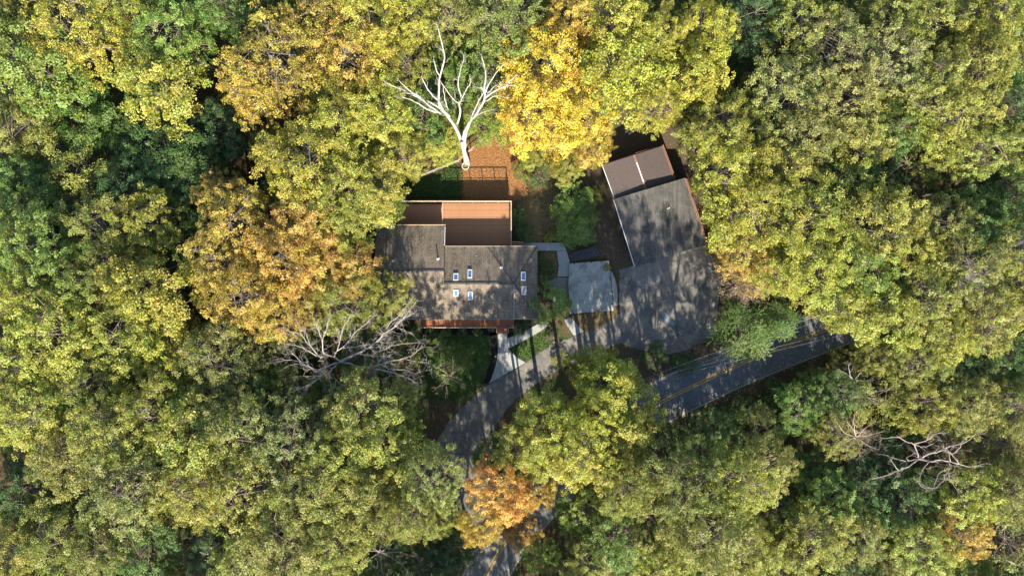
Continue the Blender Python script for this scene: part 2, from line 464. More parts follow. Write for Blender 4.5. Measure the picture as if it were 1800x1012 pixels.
gme.polygons.foreach_set('use_smooth', np.ones(len(gme.polygons), bool))
tag(link('ground', gme), kind='structure')
def gz(x, y): return float(height(np.array([[x, y]]))[0])

# ------------------------------------------------------------------ drive and road
def ragged(poly, amp, step=.6, seed=1):
    rnd = random.Random(seed); out = []
    n = len(poly)
    for i in range(n):
        a = Vector(poly[i]); b = Vector(poly[(i + 1) % n]); L = (b - a).length; k = max(1, int(L / step))
        nrm = Vector((-(b - a).y, (b - a).x)).normalized() if L > 0 else Vector((0, 0))
        for j in range(k):
            p = a.lerp(b, j / k) + nrm * (rnd.uniform(-amp, amp) if j else 0)
            out.append((p.x, p.y))
    return out
def sheet(name, poly, z, mat, parent=None, th=.03):
    return MB().slab([(x, y, z) for x, y in poly], th).build(name, mat, parent)
drive = sheet('driveway', ragged(drive_w, .12, .5, 3), .022, M['drive'], th=.04); tag(drive, kind='structure')
apron = world_poly([(1104, 474), (1170, 454), (1185, 470), (1166, 492), (1130, 508), (1112, 492)])
sheet('concrete_patch', ragged(apron, .15, .5, 5), .027, M['apron'], drive, .02)
# pale spilled-paint mark with its curl
blob = [(1162, 549), (1166, 547), (1171, 550), (1175, 556), (1181, 563), (1187, 570), (1185, 573), (1178, 570), (1170, 564), (1164, 557)]
sheet('paint_stain', ragged(world_poly(blob), .05, .2, 8), .031, M['stain'], drive, .006)
ring = MB()
for k in range(9):
    t = -1.2 + k * .45
    p = W(1161 + 3.2 * math.cos(t), 563 + 3.5 * math.sin(t), .03); q = W(1161 + 3.2 * math.cos(t + .45), 563 + 3.5 * math.sin(t + .45), .03)
    ring.beam(p, q, .10, .006)
ring.build('paint_stain', M['stain'], drive)

for ck in ([(1188, 573), (1190, 580), (1187, 584), (1193, 592), (1198, 598), (1203, 607), (1206, 612)], [(1187, 571), (1196, 577), (1205, 578)], [(1100, 530), (1113, 527), (1126, 533), (1142, 529), (1155, 534)], [(905, 680), (925, 668), (938, 664), (952, 652)],
           [(1160, 470), (1164, 490), (1161, 512), (1166, 530)], [(880, 700), (898, 688), (905, 672), (900, 655)], [(1020, 612), (1045, 604), (1060, 608), (1085, 596)]):
    P = [W(x, y, .0245) for x, y in ck]; mb = MB(); rc = random.Random(len(ck) + int(ck[0][0])); Q = []
    for a, b in zip(P[:-1], P[1:]):
        for k in range(4): Q.append(a.lerp(b, k / 4) + Vector((rc.gauss(0, .06), rc.gauss(0, .06), 0)))
    for a, b in zip(Q[:-1], Q[1:]): mb.beam(a, b, rc.uniform(.03, .08), .006)
    mb.build('crack', M['black'], drive)

def offset_line(line, off):
    out = []
    for i, p in enumerate(line):
        a = line[max(i - 1, 0)]; b = line[min(i + 1, len(line) - 1)]
        d = Vector((b[0] - a[0], b[1] - a[1])).normalized()
        out.append((p[0] - d.y * off, p[1] + d.x * off))
    return out
def strip(line, o0, o1, z, th):
    a = offset_line(line, o0); b = offset_line(line, o1); mb = MB()
    v = []; f = []
    for (x0, y0), (x1, y1) in zip(a, b): v += [(x0, y0, z), (x1, y1, z), (x0, y0, z - th), (x1, y1, z - th)]
    for i in range(len(a) - 1):
        p = i * 4; q = p + 4
        f += [(p, p + 1, q + 1, q), (p, q, q + 2, p + 2), (p + 1, p + 3, q + 3, q + 1)]
    return mb.add([Vector(x) for x in v], [tuple(reversed(t)) for t in f])
road = strip(ROAD, -3.35, 3.35, .034, .06).build('road', M['road']); tag(road, kind='structure')
for o in (-.26, .10): strip(ROAD, o, o + .16, .039, .003).build('centre_line', M['paint_yellow'], road)
strip(ROAD, 3.02, 3.15, .039, .003).build('edge_line', M['paint_white'], road)
strip(ROAD, -3.28, -3.14, .039, .003).build('edge_line', M['paint_white'], road)
# mulch beds
MUL = [[(861, 584), (876, 584), (876, 622), (872, 644), (860, 674), (849, 673), (856, 652), (862, 630), (864, 606)],
       [(742, 574), (873, 574), (873, 588), (862, 590), (742, 588)], [(893, 572), (936, 562), (944, 570), (893, 594)]]
for i, p in enumerate(MUL):
    tag(sheet('mulch_bed', ragged(world_poly(p), .1, .4, 11 + i), .02, M['mulch'], th=.05), kind='structure')

# ------------------------------------------------------------------ walks, patio, steps
def slabs(name, label, cat, quads_px, z, mat, th=.10, gap=.018, mats=None, group=None):
    c = W(*quads_px[0][0]); root = empty(name, (c.x, c.y, 0)); tag(root, label, cat, group)
    for i, q in enumerate(quads_px):
        zz = z[i] if isinstance(z, (list, tuple)) else z
        p = [W(x, y, zz) for x, y in q]; ce = sum(p, Vector()) / len(p)
        p = [v + (ce - v).normalized() * gap for v in p]
        MB().slab(p, th + (zz if zz > .15 else 0)).build('slab', (mats[i] if mats else mat), root)
    return root
# front walk flaring down to the drive
fw = [[(875, 585), (892, 585), (892, 597), (875, 597)], [(875, 597), (892, 597), (893, 613), (875, 613)]]
L = [(875, 613), (875, 622), (873.5, 632), (870, 646), (866, 658), (863, 666), (859, 674)]
Rr = [(893, 613), (899, 619), (905, 624), (911, 629), (917, 632.5), (921, 635), (924, 637)]
for i in range(6): fw.append([L[i], Rr[i], Rr[i + 1], L[i + 1]])
slabs('front_walk', 'grey concrete walk flaring from the porch steps down to the driveway', 'walkway', fw, [.09, .09, .08, .075, .068, .06, .052, .045], M['concrete'])
bw = [[(892.5, 594), (911, 586), (914, 602), (893, 613)], [(911, 586), (929, 578), (934.5, 591), (914, 602)], [(929, 578), (947, 568.5), (953, 580), (934.5, 591)], [(947, 568.5), (953, 564.5), (960, 575), (953, 580)], [(953, 564.5), (960, 563), (964, 569), (960, 575)]]
slabs('branch_walk', 'straight slab walk running from the front walk to the small leafy tree', 'walkway', bw, .075, M['concrete'])
lw = [[(992, 562), (1003, 557), (1009, 563.5), (995.5, 570)], [(995.5, 570), (1009, 563.5), (1015, 570.5), (1000, 577)], [(1000, 577), (1015, 570.5), (1021, 577), (1004.5, 584)], [(1004.5, 584), (1021, 577), (1026, 582.5), (1009, 590.5)]]
slabs('ramp_walk', 'short pale slab walk dropping from the patio corner to the driveway', 'walkway', lw, [.10, .085, .07, .055], M['concrete'])
tw = []
xs = [919 + 8.1 * i for i in range(9)]
for i in range(8): tw.append([(xs[i], 426.5), (xs[i + 1], 426.2), (xs[i + 1] - .5, 440.5), (xs[i] - .5, 440.8)])
tw.append([(xs[8], 426.2), (990, 426), (996, 441), (978.5, 440.5)])
tw.append([(978.5, 441), (996, 441), (1002, 461), (982, 466)]); tw.append([(982, 466), (1002, 461), (999.5, 486), (980, 486.5)])
tz = [.32] * 8 + [.30, .26, .24]
slabs('side_walk', 'row of grey slabs leading round the house end to the square patio', 'walkway', tw, tz, M['concrete'], .12)
slabs('worn_terrace', 'brownish worn slab terrace between leafy tree and square patio', 'terrace', [[(962, 494), (980, 487.5), (999, 487.5), (999.5, 505), (966, 505)], [(966, 505), (999.5, 505), (1000, 532), (972, 530)]], .10, M['old_slab'])
c = W(1040, 505); root = empty('square_patio', (c.x, c.y, 0)); tag(root, 'large square pale concrete patio with small black post stubs along its edges', 'patio')
pt = [(1001, 463), (1070, 458), (1071.5, 474), (1078.5, 546), (1002, 551), (999, 500)]
MB().slab([W(x, y, .55) for x, y in pt], .16).build('slab', M['patio'], root)
MB().slab([W(900 + (x - 900) * .998 + (0), y, .39) for x, y in [(1003, 465), (1068.5, 460), (1076.5, 544), (1004, 549)]], .4).build('base', M['old_slab'], root)
for x, y in ((1009.5, 463), (1039, 461), (1072, 489), (1074.5, 514), (1076, 534), (1051, 547), (1029, 549), (1004, 549.5)):
    p = W(x, y, .6); MB().box((p.x, p.y, .62), (.16, .16, .16), .1, .02).build('post_stub', M['black'], root)
cv = [(1072.5, 474), (1077, 480), (1081, 489), (1084, 502), (1085.5, 516), (1086, 536.5), (1079, 537)]
tag(MB().slab([W(x, y, .28) for x, y in cv], .3).build('curved_step', M['concrete']), 'curved concrete step bulging from the driveway side of the square patio', 'step')
# dark timber steps
A0, A1, B0, B1 = (999.5, 446.5), (1004, 460), (1046, 433), (1053, 449.5)
c = W(1025, 447); root = empty('timber_steps', (c.x, c.y, 0)); tag(root, 'dark ribbed timber steps climbing beside the square patio and the green bush', 'steps')
ns = 11
for i in range(ns):
    t = (i + .5) / ns
    p = W(A0[0] + (B0[0] - A0[0]) * t, A0[1] + (B0[1] - A0[1]) * t); q = W(A1[0] + (B1[0] - A1[0]) * t, A1[1] + (B1[1] - A1[1]) * t)
    z = .20 + .08 * i
    MB().beam((p.x, p.y, z), (q.x, q.y, z), .30, .07).build('tread', M['dark_timber'], root)
for P0, P1 in ((A0, B0), (A1, B1)):
    p = W(*P0); q = W(*P1); MB().beam((p.x, p.y, .10), (q.x, q.y, .98), .08, .18).build('stringer', M['dark_timber'], root)

# ------------------------------------------------------------------ house
hx0, hx1, hxm, hxr = -19.8, 3.7, -9.8, .3
c = Vector((-8, 1, 0)); house = empty('house', c)
tag(house, 'low grey shingled house with six skylights and a back deck', 'house')
def v3(*a): return Vector(a)
roofS = MB().slab([v3(hx0, -4.5, 4.5), v3(hx1, -4.5, 4.5), v3(hxr, .65, 6.0), v3(hxm, .65, 6.0), v3(hxm, 2.45, 6.524), v3(hx0, 2.45, 6.524)], .16).build('roof', M['shingle'], house)
MB().slab([v3(hxm + .002, .66, 6.0), v3(hxr, .66, 6.0), v3(hx1, 6.06, 4.43), v3(hxm + .002, 6.06, 4.43)], .16).build('roof', M['shingle'], house)
roofA = MB().slab([v3(hx0, 2.46, 6.524), v3(hxm, 2.46, 6.524), v3(hxm, 9.15, 4.57), v3(hx0, 9.15, 4.57)], .16).build('roof', M['shingle'], house)
MB().slab([v3(hxr + .01, .655, 6.0), v3(hx1 + .004, -4.495, 4.5), v3(hx1 + .004, 6.055, 4.43)], .16).build('roof', M['shingle'], house)
def cap(p, q, w, mat, name='ridge_cap', lift=.03): MB().beam(Vector(p) + v3(0, 0, lift), Vector(q) + v3(0, 0, lift), w, .05).build(name, mat, house)
cap((hx0, 2.45, 6.524), (hxm, 2.45, 6.524), .22, M['cap']); cap((hxm, .65, 6.0), (hxr, .65, 6.0), .22, M['cap'])
cap((hxr, .65, 6.0), (hx1, -4.5, 4.5), .16, M['cap']); cap((hxr, .65, 6.0), (hx1, 6.06, 4.43), .16, M['cap'])
cap((-3.6, 6.0, 4.45), (hxr - .1, .75, 5.98), .14, M['cap'], 'dark_strip', .012); cap((hxr, .5, 5.96), (hxr, -4.45, 4.52), .2, M['palecap'], 'ridge_cap', .015)  # first a dark strip laid diagonally over the back slope
# walls
foot = [(-19.2, -3.9), (3.1, -3.9), (3.1, 5.5), (-10.2, 5.5), (-10.2, 8.6), (-19.2, 8.6)]
MB().slab([v3(x, y, 4.42) for x, y in foot], 4.42).build('wall', M['wall'], house)
for x in (-19.2, -10.2):
    mb = MB(); ps = [(x, 8.6, 4.40), (x, -3.9 if x < -15 else .7, 4.40 if x < -15 else 5.8), (x, 2.45, 6.33)]
    if x > -15: ps = [(x, 8.6, 4.40), (x, .7, 4.40), (x, .7, 5.84), (x, 2.45, 6.33)]
    n = len(ps); mb.add([v3(*p) for p in ps] + [v3(p[0] + .12, p[1], p[2]) for p in ps], [tuple(range(n)), tuple(reversed(range(n, 2 * n)))] + [(i, i + n, (i + 1) % n + n, (i + 1) % n) for i in range(n)])
    mb.build('gable_wall', M['wall'], house)
# eaves trim, gutters and downspout
MB().beam((hx0, 9.20, 4.55), (hxm + .1, 9.20, 4.55), .10, .14).build('gutter', M['pale_timber'], house)
MB().beam((hxm, 6.11, 4.41), (hx1, 6.11, 4.41), .10, .13).build('gutter', M['fence_wood'], house)
MB().beam((hx0, -4.55, 4.48), (hx1, -4.55, 4.48), .10, .13).build('gutter', M['fence_wood'], house)
MB().beam((hxm + .04, 8.95, 4.68), (hxm + .04, 6.2, 5.47), .10, .10).build('downspout', M['gutter'], house)
def roof_z(x, y):
    if y > (2.45 if x < hxm else .65):
        return (6.524 - (y - 2.45) * .2921) if x < hxm else (6.0 - (y - .66) * .2907)
    if x > hxr and abs(y - .65) < (x - hxr) * 1.5: return 6.0 - (x - hxr) / (hx1 - hxr) * 1.53
    return 4.5 + (y + 4.5) * .2913
# skylights
pane_grey = mottled('grey_skylight_glass', (.22, .20, .21), (.34, .31, .32), 3, .3, bstr=0)  # plain grey pane colour for the odd skylight
for (px, py, w, h, g) in ((801.5, 486.5, .60, .88, 0), (826, 481, .56, 1.12, 0), (801.5, 515, .60, .90, 0), (827, 519.5, .56, 1.16, 0), (920, 485.5, .58, 1.15, 0), (921, 510.5, .58, 1.15, 1)):
    k = (CAM_H - 5.6) / FOC; x = (px - 900) * k; y = -(py - 506) * k
    east = x > hxr and abs(y - .65) < (x - hxr) * 1.5
    e = .3
    gxs = (roof_z(x + e, y) - roof_z(x - e, y)) / (2 * e); gys = (roof_z(x, y + e) - roof_z(x, y - e)) / (2 * e)
    def at(dx, dy, dz): return v3(x + dx, y + dy, roof_z(x, y) + gxs * dx + gys * dy + dz)
    sk = empty('skylight', at(0, 0, 0) - house.location); sk.parent = house
    fr = MB(); t = .09
    for (a, b_) in (((-w / 2, -h / 2), (w / 2, -h / 2)), ((w / 2, -h / 2 + t), (w / 2, h / 2 - t)), ((w / 2, h / 2), (-w / 2, h / 2)), ((-w / 2, h / 2 - t), (-w / 2, -h / 2 + t))):
        ex = .05 if a[1] == b_[1] else 0; s_ = 1 if b_[0] > a[0] else -1
        fr.beam(at(a[0] - s_ * ex, a[1], .06), at(b_[0] + s_ * ex, b_[1], .06), t * 1.15, .16)
    fr.build('frame', M['white'], sk)
    MB().slab([at(-w / 2 + .03, -h / 2 + .03, .09), at(w / 2 - .03, -h / 2 + .03, .09), at(w / 2 - .03, h / 2 - .03, .09), at(-w / 2 + .03, h / 2 - .03, .09)], .04).build('pane', pane_grey if g else M['glass'], sk)
# pipes on the roof
for px, py, hh, mt in ((770, 455, .55, 'trim'), (691, 459, .25, 'white'), (881, 470, .3, 'cap')):
    k = (CAM_H - 6) / FOC; x = (px - 900) * k; y = -(py - 506) * k; z = roof_z(x, y)
    MB().tube([(x, y, z - .1), (x, y, z + hh)], .09, 10).build('vent_pipe', M[mt], house)
    MB().tube([(x, y, z + .0), (x, y, z + .05)], .2, 12).build('pipe_flashing', M['white'], house)
# windows and doors of the walls
def wall_panel(name, cx, cy, cz, w, h, axis_, mat, parent, out):
    """framed opening on a wall; axis_ 'x' for walls running along x"""
    root = empty(name, v3(cx, cy, cz) - house.location); root.parent = parent
    sx, sy = (w, .06) if axis_ == 'x' else (.06, w)
    ox, oy = (0, out) if axis_ == 'x' else (out, 0)
    MB().box((cx + ox * .03, cy + oy * .03, cz), (sx, sy, h)).build('pane', mat, root)
    f = MB(); t = .09
    for zz in (cz - h / 2 - t / 2, cz + h / 2 + t / 2): f.box((cx + ox * .05, cy + oy * .05, zz), (sx + (2 * t if axis_ == 'x' else .03), sy + (2 * t if axis_ == 'y' else .03), t))
    for s_ in (-1, 1):
        d = s_ * (w / 2 + t / 2)
        f.box((cx + ox * .05 + (d if axis_ == 'x' else 0), cy + oy * .05 + (d if axis_ == 'y' else 0), cz), (t if axis_ == 'x' else .09, t if axis_ == 'y' else .09, h))
    f.build('frame', M['white'], root)
for x in (-12.5, -9.0, -5.6): wall_panel('window', x, -3.9, 3.1, 1.3, 1.3, 'x', M['window'], house, -1)
wall_panel('door', -1.2, -3.9, 2.25, .95, 2.1, 'x', M['trim'], house, -1)
for x in (-7.5, -4.0): wall_panel('window', x, 5.5, 3.2, 1.8, 1.9, 'x', M['window'], house, 1)
for x in (-17, -13.5): wall_panel('window', x, 8.6, 3.4, 1.5, 1.3, 'x', M['window'], house, 1)
wall_panel('window', 3.1, 2.8, 3.0, 1.2, 1.3, 'y', M['window'], house, 1)

# ------------------------------------------------------------------ deck behind the house
DZ = 2.1
c = W(790, 395, 0); deck = empty('back_deck', (c.x, c.y, 0))
tag(deck, 'raised brown board deck with pale railing behind the house', 'deck')
def yk(py, z=DZ): return -(py - 506) * (CAM_H - z) / FOC
def xk(px, z=DZ): return (px - 900) * (CAM_H - z) / FOC
def planks(x0, x1, y0, y1, z, mat, parent, wd=.14, gap=.012, along='x', tilt=0.0):
    n = int(((y1 - y0) if along == 'x' else (x1 - x0)) / (wd + gap))
    Ln = (x1 - x0) if along == 'x' else (y1 - y0)
    me = None
    for i in range(n):
        o = (i + .5) * (wd + gap)
        if me is None:
            mb = MB().box((0, 0, 0), (Ln, wd, .04) if along == 'x' else (wd, Ln, .04), 0, .006); me = mb.mesh('plank', mat)
        q = link('plank', me, parent)
        w = v3((x0 + x1) / 2, y0 + o, z - .02) if along == 'x' else v3(x0 + o, (y0 + y1) / 2, z - .02)
        q.location = w - parent.location
xs_, xe = xk(698), xk(898); xm = xk(778)
planks(xs_, xm - .05, 8.75, yk(357), DZ, M['deck_red'], deck)
planks(xm + .05, xe, 5.55, yk(356), DZ, M['deck'], deck)
MB().box((xm, (8.9 + yk(356.5)) / 2, DZ - .015), (.10, yk(356.5) - 8.8, .05)).build('divider_board', M['pale_timber'], deck)
yn = yk(356) + .06
f = MB(); f.box(((xs_ + xe) / 2, yn, DZ - .17), (xe - xs_ + .2, .05, .26)); f.box((xe + .06, (5.6 + yn) / 2, DZ - .17), (.05, yn - 5.6 - .06, .26)); f.build('rim_board', M['trim'], deck)
posts = [(xs_ + (xe - xs_) * i / 9, yn) for i in range(10)] + [(xe + .05, yn - (yn - 6.1) * j / 4) for j in range(1, 5)]
for (x, y) in posts: MB().box((x, y, (DZ + 1.02) / 2), (.11, .11, DZ + 1.02), 0, .01).build('post', M['pale_timber'], deck)
def rail(p, q, zs, parent, mat, w=.13, th=.05, name='rail'):
    for i, z in enumerate(zs): MB().beam((p[0], p[1], z), (q[0], q[1], z), w if i == 0 else .06, th).build('top_rail' if i == 0 else name, mat, parent)
rail((xs_ - .05, yn), (xe + .12, yn), (DZ + 1.05, DZ + .12), deck, M['pale_timber'], .15)
rail((xe + .05, yn - .08), (xe + .05, 6.0), (DZ + 1.05, DZ + .12), deck, M['pale_timber'], .13)
def balusters(p, q, z0, z1, parent, step=.42):
    n = int((Vector(q) - Vector(p)).length / step)
    me = MB().box((0, 0, 0), (.035, .035, z1 - z0)).mesh('baluster', M['pale_timber'])
    for i in range(1, n):
        o = link('baluster', me, parent); a = Vector(p).lerp(Vector(q), i / n); o.location = v3(a.x, a.y, (z0 + z1) / 2) - parent.location
balusters((xs_, yn), (xe, yn), DZ + .12, DZ + 1.03, deck, .6); balusters((xe + .05, yn), (xe + .05, 6.1), DZ + .12, DZ + 1.03, deck, .6)
# small bridge from the deck corner to the side walk
planks(xe + .1, xk(919), 5.85, 6.75, DZ - .06, M['deck_red'], deck, along='y'); rail((xe + .1, 6.85), (xk(919), 6.78), (DZ + .9,), deck, M['pale_timber'], .1)
for x in (xk(919),): MB().box((x, 6.78, (DZ + .9) / 2), (.1, .1, DZ + .9)).build('post', M['pale_timber'], deck)

# ------------------------------------------------------------------ front porch
PZ = 1.15
c = W(820, 570, 0); porch = empty('front_porch', (c.x, c.y, 0))
tag(porch, 'narrow rust brown board porch with railing and steps along the house front', 'porch')
px0, px1 = xk(740, PZ), xk(902, PZ); py0, py1 = yk(574.5, PZ), -3.95
planks(px0, px1, py0, py1, PZ, M['porch'], porch, along='y')
lx0, lx1 = xk(874.5, PZ), xk(892.5, PZ); ly = yk(583, PZ)
for i in range(4):
    z = PZ - .26 * i; y = py0 - .02 - .26 * i
    MB().box(((lx0 + lx1) / 2, y - .13, z - .03), (lx1 - lx0 - .02, .27, .06), 0, .01).build('tread', M['porch'], porch)
yr = py0 - .05
def porch_post(x, y, z=PZ): MB().box((x, y, (z + .95) / 2), (.10, .10, z + .95), 0, .01).build('post', M['pale_timber'], porch)
for i in range(7): porch_post(px0 + (lx0 - .1 - px0) * i / 6, yr)
porch_post(lx1 + .1, yr); porch_post(px1, yr)
porch_post(lx0 - .1, ly - .1, .3); porch_post(lx1 + .1, ly - .1, .3)
rail((px0, yr), (lx0 - .1, yr), (PZ + .97, PZ + .12), porch, M['pale_timber'], .11); rail((lx1 + .1, yr), (px1 + .05, yr), (PZ + .97, PZ + .12), porch, M['pale_timber'], .11)
rail((px0, yr + .08), (px0, -4.0), (PZ + .97,), porch, M['pale_timber'], .1); rail((px1, yr + .08), (px1, -4.0), (PZ + .97,), porch, M['pale_timber'], .1)
for x in (lx0 - .1, lx1 + .1): MB().beam((x, yr - .07, PZ + .95), (x, ly - .12, 1.27), .09, .05).build('stair_rail', M['pale_timber'], porch)

# ------------------------------------------------------------------ garage with its lower rear annex
c = W(1160, 390, 0); garage = empty('garage', (c.x, c.y, 0))
tag(garage, 'grey shingled garage standing askew at the head of the parking area', 'garage')
EZ, RZ = 2.75, 3.75
def gp(x, y, z): return W(x, y, z)
NW, NE, SE, SW = (1079, 350), (1203, 313), (1241, 430), (1116, 468)
def mid(a, b, t=.5): return (a[0] + (b[0] - a[0]) * t, a[1] + (b[1] - a[1]) * t)
rn = W(*mid(NW, NE), RZ); rs = W(*mid(SW, SE), RZ)
def gable(nw, ne, se, sw, n_, s_, ez, mat, parent, th=.12):
    a = MB().slab([W(*sw, ez), s_ - v3(.004, 0, 0), n_ - v3(.004, 0, 0), W(*nw, ez)], th).build('roof', mat, parent)
    b = MB().slab([s_ + v3(.004, 0, 0), W(*se, ez), W(*ne, ez), n_ + v3(.004, 0, 0)], th).build('roof', mat, parent)
gable(NW, NE, SE, SW, rn, rs, EZ, M['shingle_garage'], garage)
MB().beam(rn + v3(0, 0, .02), rs + v3(0, 0, .02), .2, .04).build('ridge_cap', M['shingle_garage'], garage)
def inset_walls(cs, top, rtop, parent, mat, k=.93):
    ce = (sum(p[0] for p in cs) / 4, sum(p[1] for p in cs) / 4)
    q = [(ce[0] + (p[0] - ce[0]) * k, ce[1] + (p[1] - ce[1]) * k) for p in cs]   # nw ne se sw
    P = [W(x, y, 0) for x, y in q]
    MB().slab([v3(p.x, p.y, top) for p in P], top).build('wall', mat, parent)
    for a, b in ((0, 1), (3, 2)):
        m_ = (P[a] + P[b]) / 2; d = (P[2] - P[1]).normalized() * .1 * (1 if a == 0 else -1)
        pts = [v3(P[a].x, P[a].y, top - .02), v3(P[b].x, P[b].y, top - .02), v3(m_.x, m_.y, rtop)]
        MB().add(pts + [p + v3(d.x, d.y, 0) for p in pts], [(0, 1, 2), (5, 4, 3), (0, 3, 4, 1), (1, 4, 5, 2), (2, 5, 3, 0)]).build('gable_wall', mat, parent)
    return P
GPs = inset_walls([NW, NE, SE, SW], EZ - .14, RZ - .2, garage, M['garage_wall'])
# two garage doors on the drive side
a, b = GPs[3], GPs[2]; d = (b - a).normalized(); nrm = v3(d.y, -d.x, 0)
for t0, t1 in ((.07, .47), (.53, .93)):
    gd = empty('garage_door', a.lerp(b, (t0 + t1) / 2) - garage.location); gd.parent = garage
    for k in range(4):
        p = a.lerp(b, t0) + nrm * .04; q = a.lerp(b, t1) + nrm * .04; z = .33 + k * .56
        MB().beam((p.x, p.y, z), (q.x, q.y, z), .05, .54).build('panel', M['white'], gd)
off = (W(*NW, EZ) - W(*NE, EZ)).normalized() * .06
MB().beam(W(*NW, EZ) + off + v3(0, 0, -.03), W(*SW, EZ) + off + v3(0, 0, -.03), .10, .10).build('gutter', M['gutter'], garage)
MB().beam(W(*NE, EZ) - off + v3(0, 0, -.03), W(*SE, EZ) - off + v3(0, 0, -.03), .10, .10).build('gutter', M['trim'], garage)
p = W(*SW, EZ) + off
MB().beam(p + v3(0, 0, -.1), p + v3(.05, -.05, -EZ + .1), .09, .09).build('downspout', M['gutter'], garage)
for px, py in ((1173, 367), (1175.5, 366)):
    q = W(px, py, 3.5); MB().tube([(q.x, q.y, 3.2), (q.x, q.y, 3.95)], .05, 8).build('vent_pipe', M['white'], garage)
aNW, aNE, aSE, aSW = (1059, 290), (1163, 257), (1185.5, 317.5), (1080.5, 348.5)
c = W(1120, 303, 0); annex = empty('garage_annex', (c.x, c.y, 0))
tag(annex, 'low brown roofed annex with a white strip on its ridge behind the garage', 'annex')
an, as_ = W(*mid(aNW, aNE, .53), 3.1), W(*mid(aSW, aSE, .52), 3.1)
gable(aNW, aNE, aSE, aSW, an, as_, 2.45, M['rolled'], annex, .1)
inset_walls([aNW, aNE, aSE, aSW], 2.3, 2.95, annex, M['garage_wall'], .94)
MB().beam(an + v3(0, 0, .015), as_ + v3(0, 0, .015), .24, .03).build('ridge_cap', M['trim'], annex)
MB().beam(an.lerp(as_, .22) + v3(.03, 0, .06), an.lerp(as_, .80) + v3(.03, 0, .06), .14, .04).build('ridge_strip', M['white'], annex)
off = (W(*aNW, 2.45) - W(*aNE, 2.45)).normalized() * .06
MB().beam(W(*aNW, 2.45) + off, W(*aSW, 2.45) + off, .09, .09).build('gutter', M['gutter'], annex)
MB().beam(W(*aNE, 2.45) - off, W(*aSE, 2.45) - off, .08, .09).build('gutter', M['trim'], annex)

# ------------------------------------------------------------------ things round the yard
def fence(px_pts, label, hgt=1.15):
    P = [W(x, y, 0) for x, y in px_pts]; root = empty('rail_fence', P[0]); tag(root, label, 'fence')
    ln = [(p.x, p.y) for p in P]
    for a, b in zip(P[:-1], P[1:]):
        n = max(1, round((b - a).length / 2.4))
        for i in range(n):
            p = a.lerp(b, i / n); q = a.lerp(b, (i + 1) / n)
            MB().box((p.x, p.y, hgt / 2), (.12, .12, hgt + .05), .4, .01).build('post', M['fence_wood'], root)
            for z, w in ((hgt, .16), (hgt * .55, .07), (hgt * .2, .07)):
                MB().beam((p.x, p.y, z - .03), (q.x, q.y, z - .03), w, .06).build('rail', M['fence_wood'], root)
    p = P[-1]; MB().box((p.x, p.y, hgt / 2), (.12, .12, hgt + .05), .4, .01).build('post', M['fence_wood'], root)
    return root
fence([(742, 310), (806, 284), (850, 246), (912, 204)], 'weathered rail fence running past the white dead tree round the back lawn')
# round pale tub at the foot of the dead tree
p = W(818.5, 292.5, 0); tub = empty('round_tub', (p.x, p.y, 0)); tag(tub, 'round pale rimmed tub at the foot of the white dead tree', 'planter')
prof = [(.42, 0), (.52, .42), (.58, .46), (.58, .52), (.46, .52), (.44, .38)]
mb = MB(); n = 20; v = []; fcs = []
for r_, z_ in prof:
    for k in range(n): v.append((p.x + r_ * math.cos(2 * math.pi * k / n), p.y + r_ * math.sin(2 * math.pi * k / n), z_))
for i in range(len(prof) - 1):
    for k in range(n): fcs.append((i * n + k, i * n + (k + 1) % n, (i + 1) * n + (k + 1) % n, (i + 1) * n + k))
mb.add(v, fcs).build('rim', M['stone'], tub, True)
MB().tube([(p.x, p.y, .3), (p.x, p.y, .40)], .445, 16).build('soil', mottled('mossy_soil', (.06, .08, .02), (.20, .20, .07), 9), tub)
# lumber behind the garage
for (x0, y0, x1, y1) in ((1099, 233, 1114, 223), (1105, 236, 1119, 227)):
    p = W(x0, y0, .1); q = W(x1, y1, .1)
    tag(MB().beam((p.x, p.y, .09), (q.x, q.y, .12), .26, .05).build('lumber_board', M['lumber']), 'pale loose board lying on the ground behind the garage annex', 'board', 'loose boards behind the annex')
p = W(871, 626, .25)
g = empty('garden_globe', (p.x, p.y, 0)); tag(g, 'small white globe light in the black mulch beside the front walk', 'lamp')
mb = MB(); bm = bmesh.new(); bmesh.ops.create_icosphere(bm, subdivisions=2, radius=.13, matrix=Matrix.Translation((p.x, p.y, .36)))
mb.add([v_.co for v_ in bm.verts], [tuple(x.index for x in f_.verts) for f_ in bm.faces]); bm.free()
mb.build('globe', M['white'], g, True); MB().tube([(p.x, p.y, 0), (p.x, p.y, .26)], .025, 6).build('stake', M['black'], g)
# timber edging of the side yard
p, q = W(973, 346, .1), W(983, 424, .1)
edg = empty('timber_edging', (p.x, p.y, 0)); tag(edg, 'thin timber edging along the dry grass beside the big green bush', 'edging')
for i in range(3):
    a_, b_ = p.lerp(q, i / 3), p.lerp(q, (i + .98) / 3); MB().beam((a_.x, a_.y, .08), (b_.x, b_.y, .08), .10, .18).build('board', M['fence_wood'], edg)
# dark shed whose roof edge shows among the trees
p = W(1200, -12, 2.6); shed = empty('dark_shed', (p.x, p.y, 0)); tag(shed, 'dark flat roofed shed glimpsed between the trees far behind the garage', 'shed')
MB().box((p.x, p.y, 1.2), (4.6, 2.6, 2.4)).build('wall', M['garage_wall'], shed); MB().box((p.x, p.y, 2.52), (5.2, 3.2, .16), 0, .02).build('roof', M['cap'], shed)
for i in range(3):
    q = W(1196 + i * 7, 10 + (i % 2) * 2, .2); MB().beam((q.x - 1.2, q.y, .25), (q.x + 1.0, q.y + .15, .25), .18, .1).build('board', M['lumber'], shed)

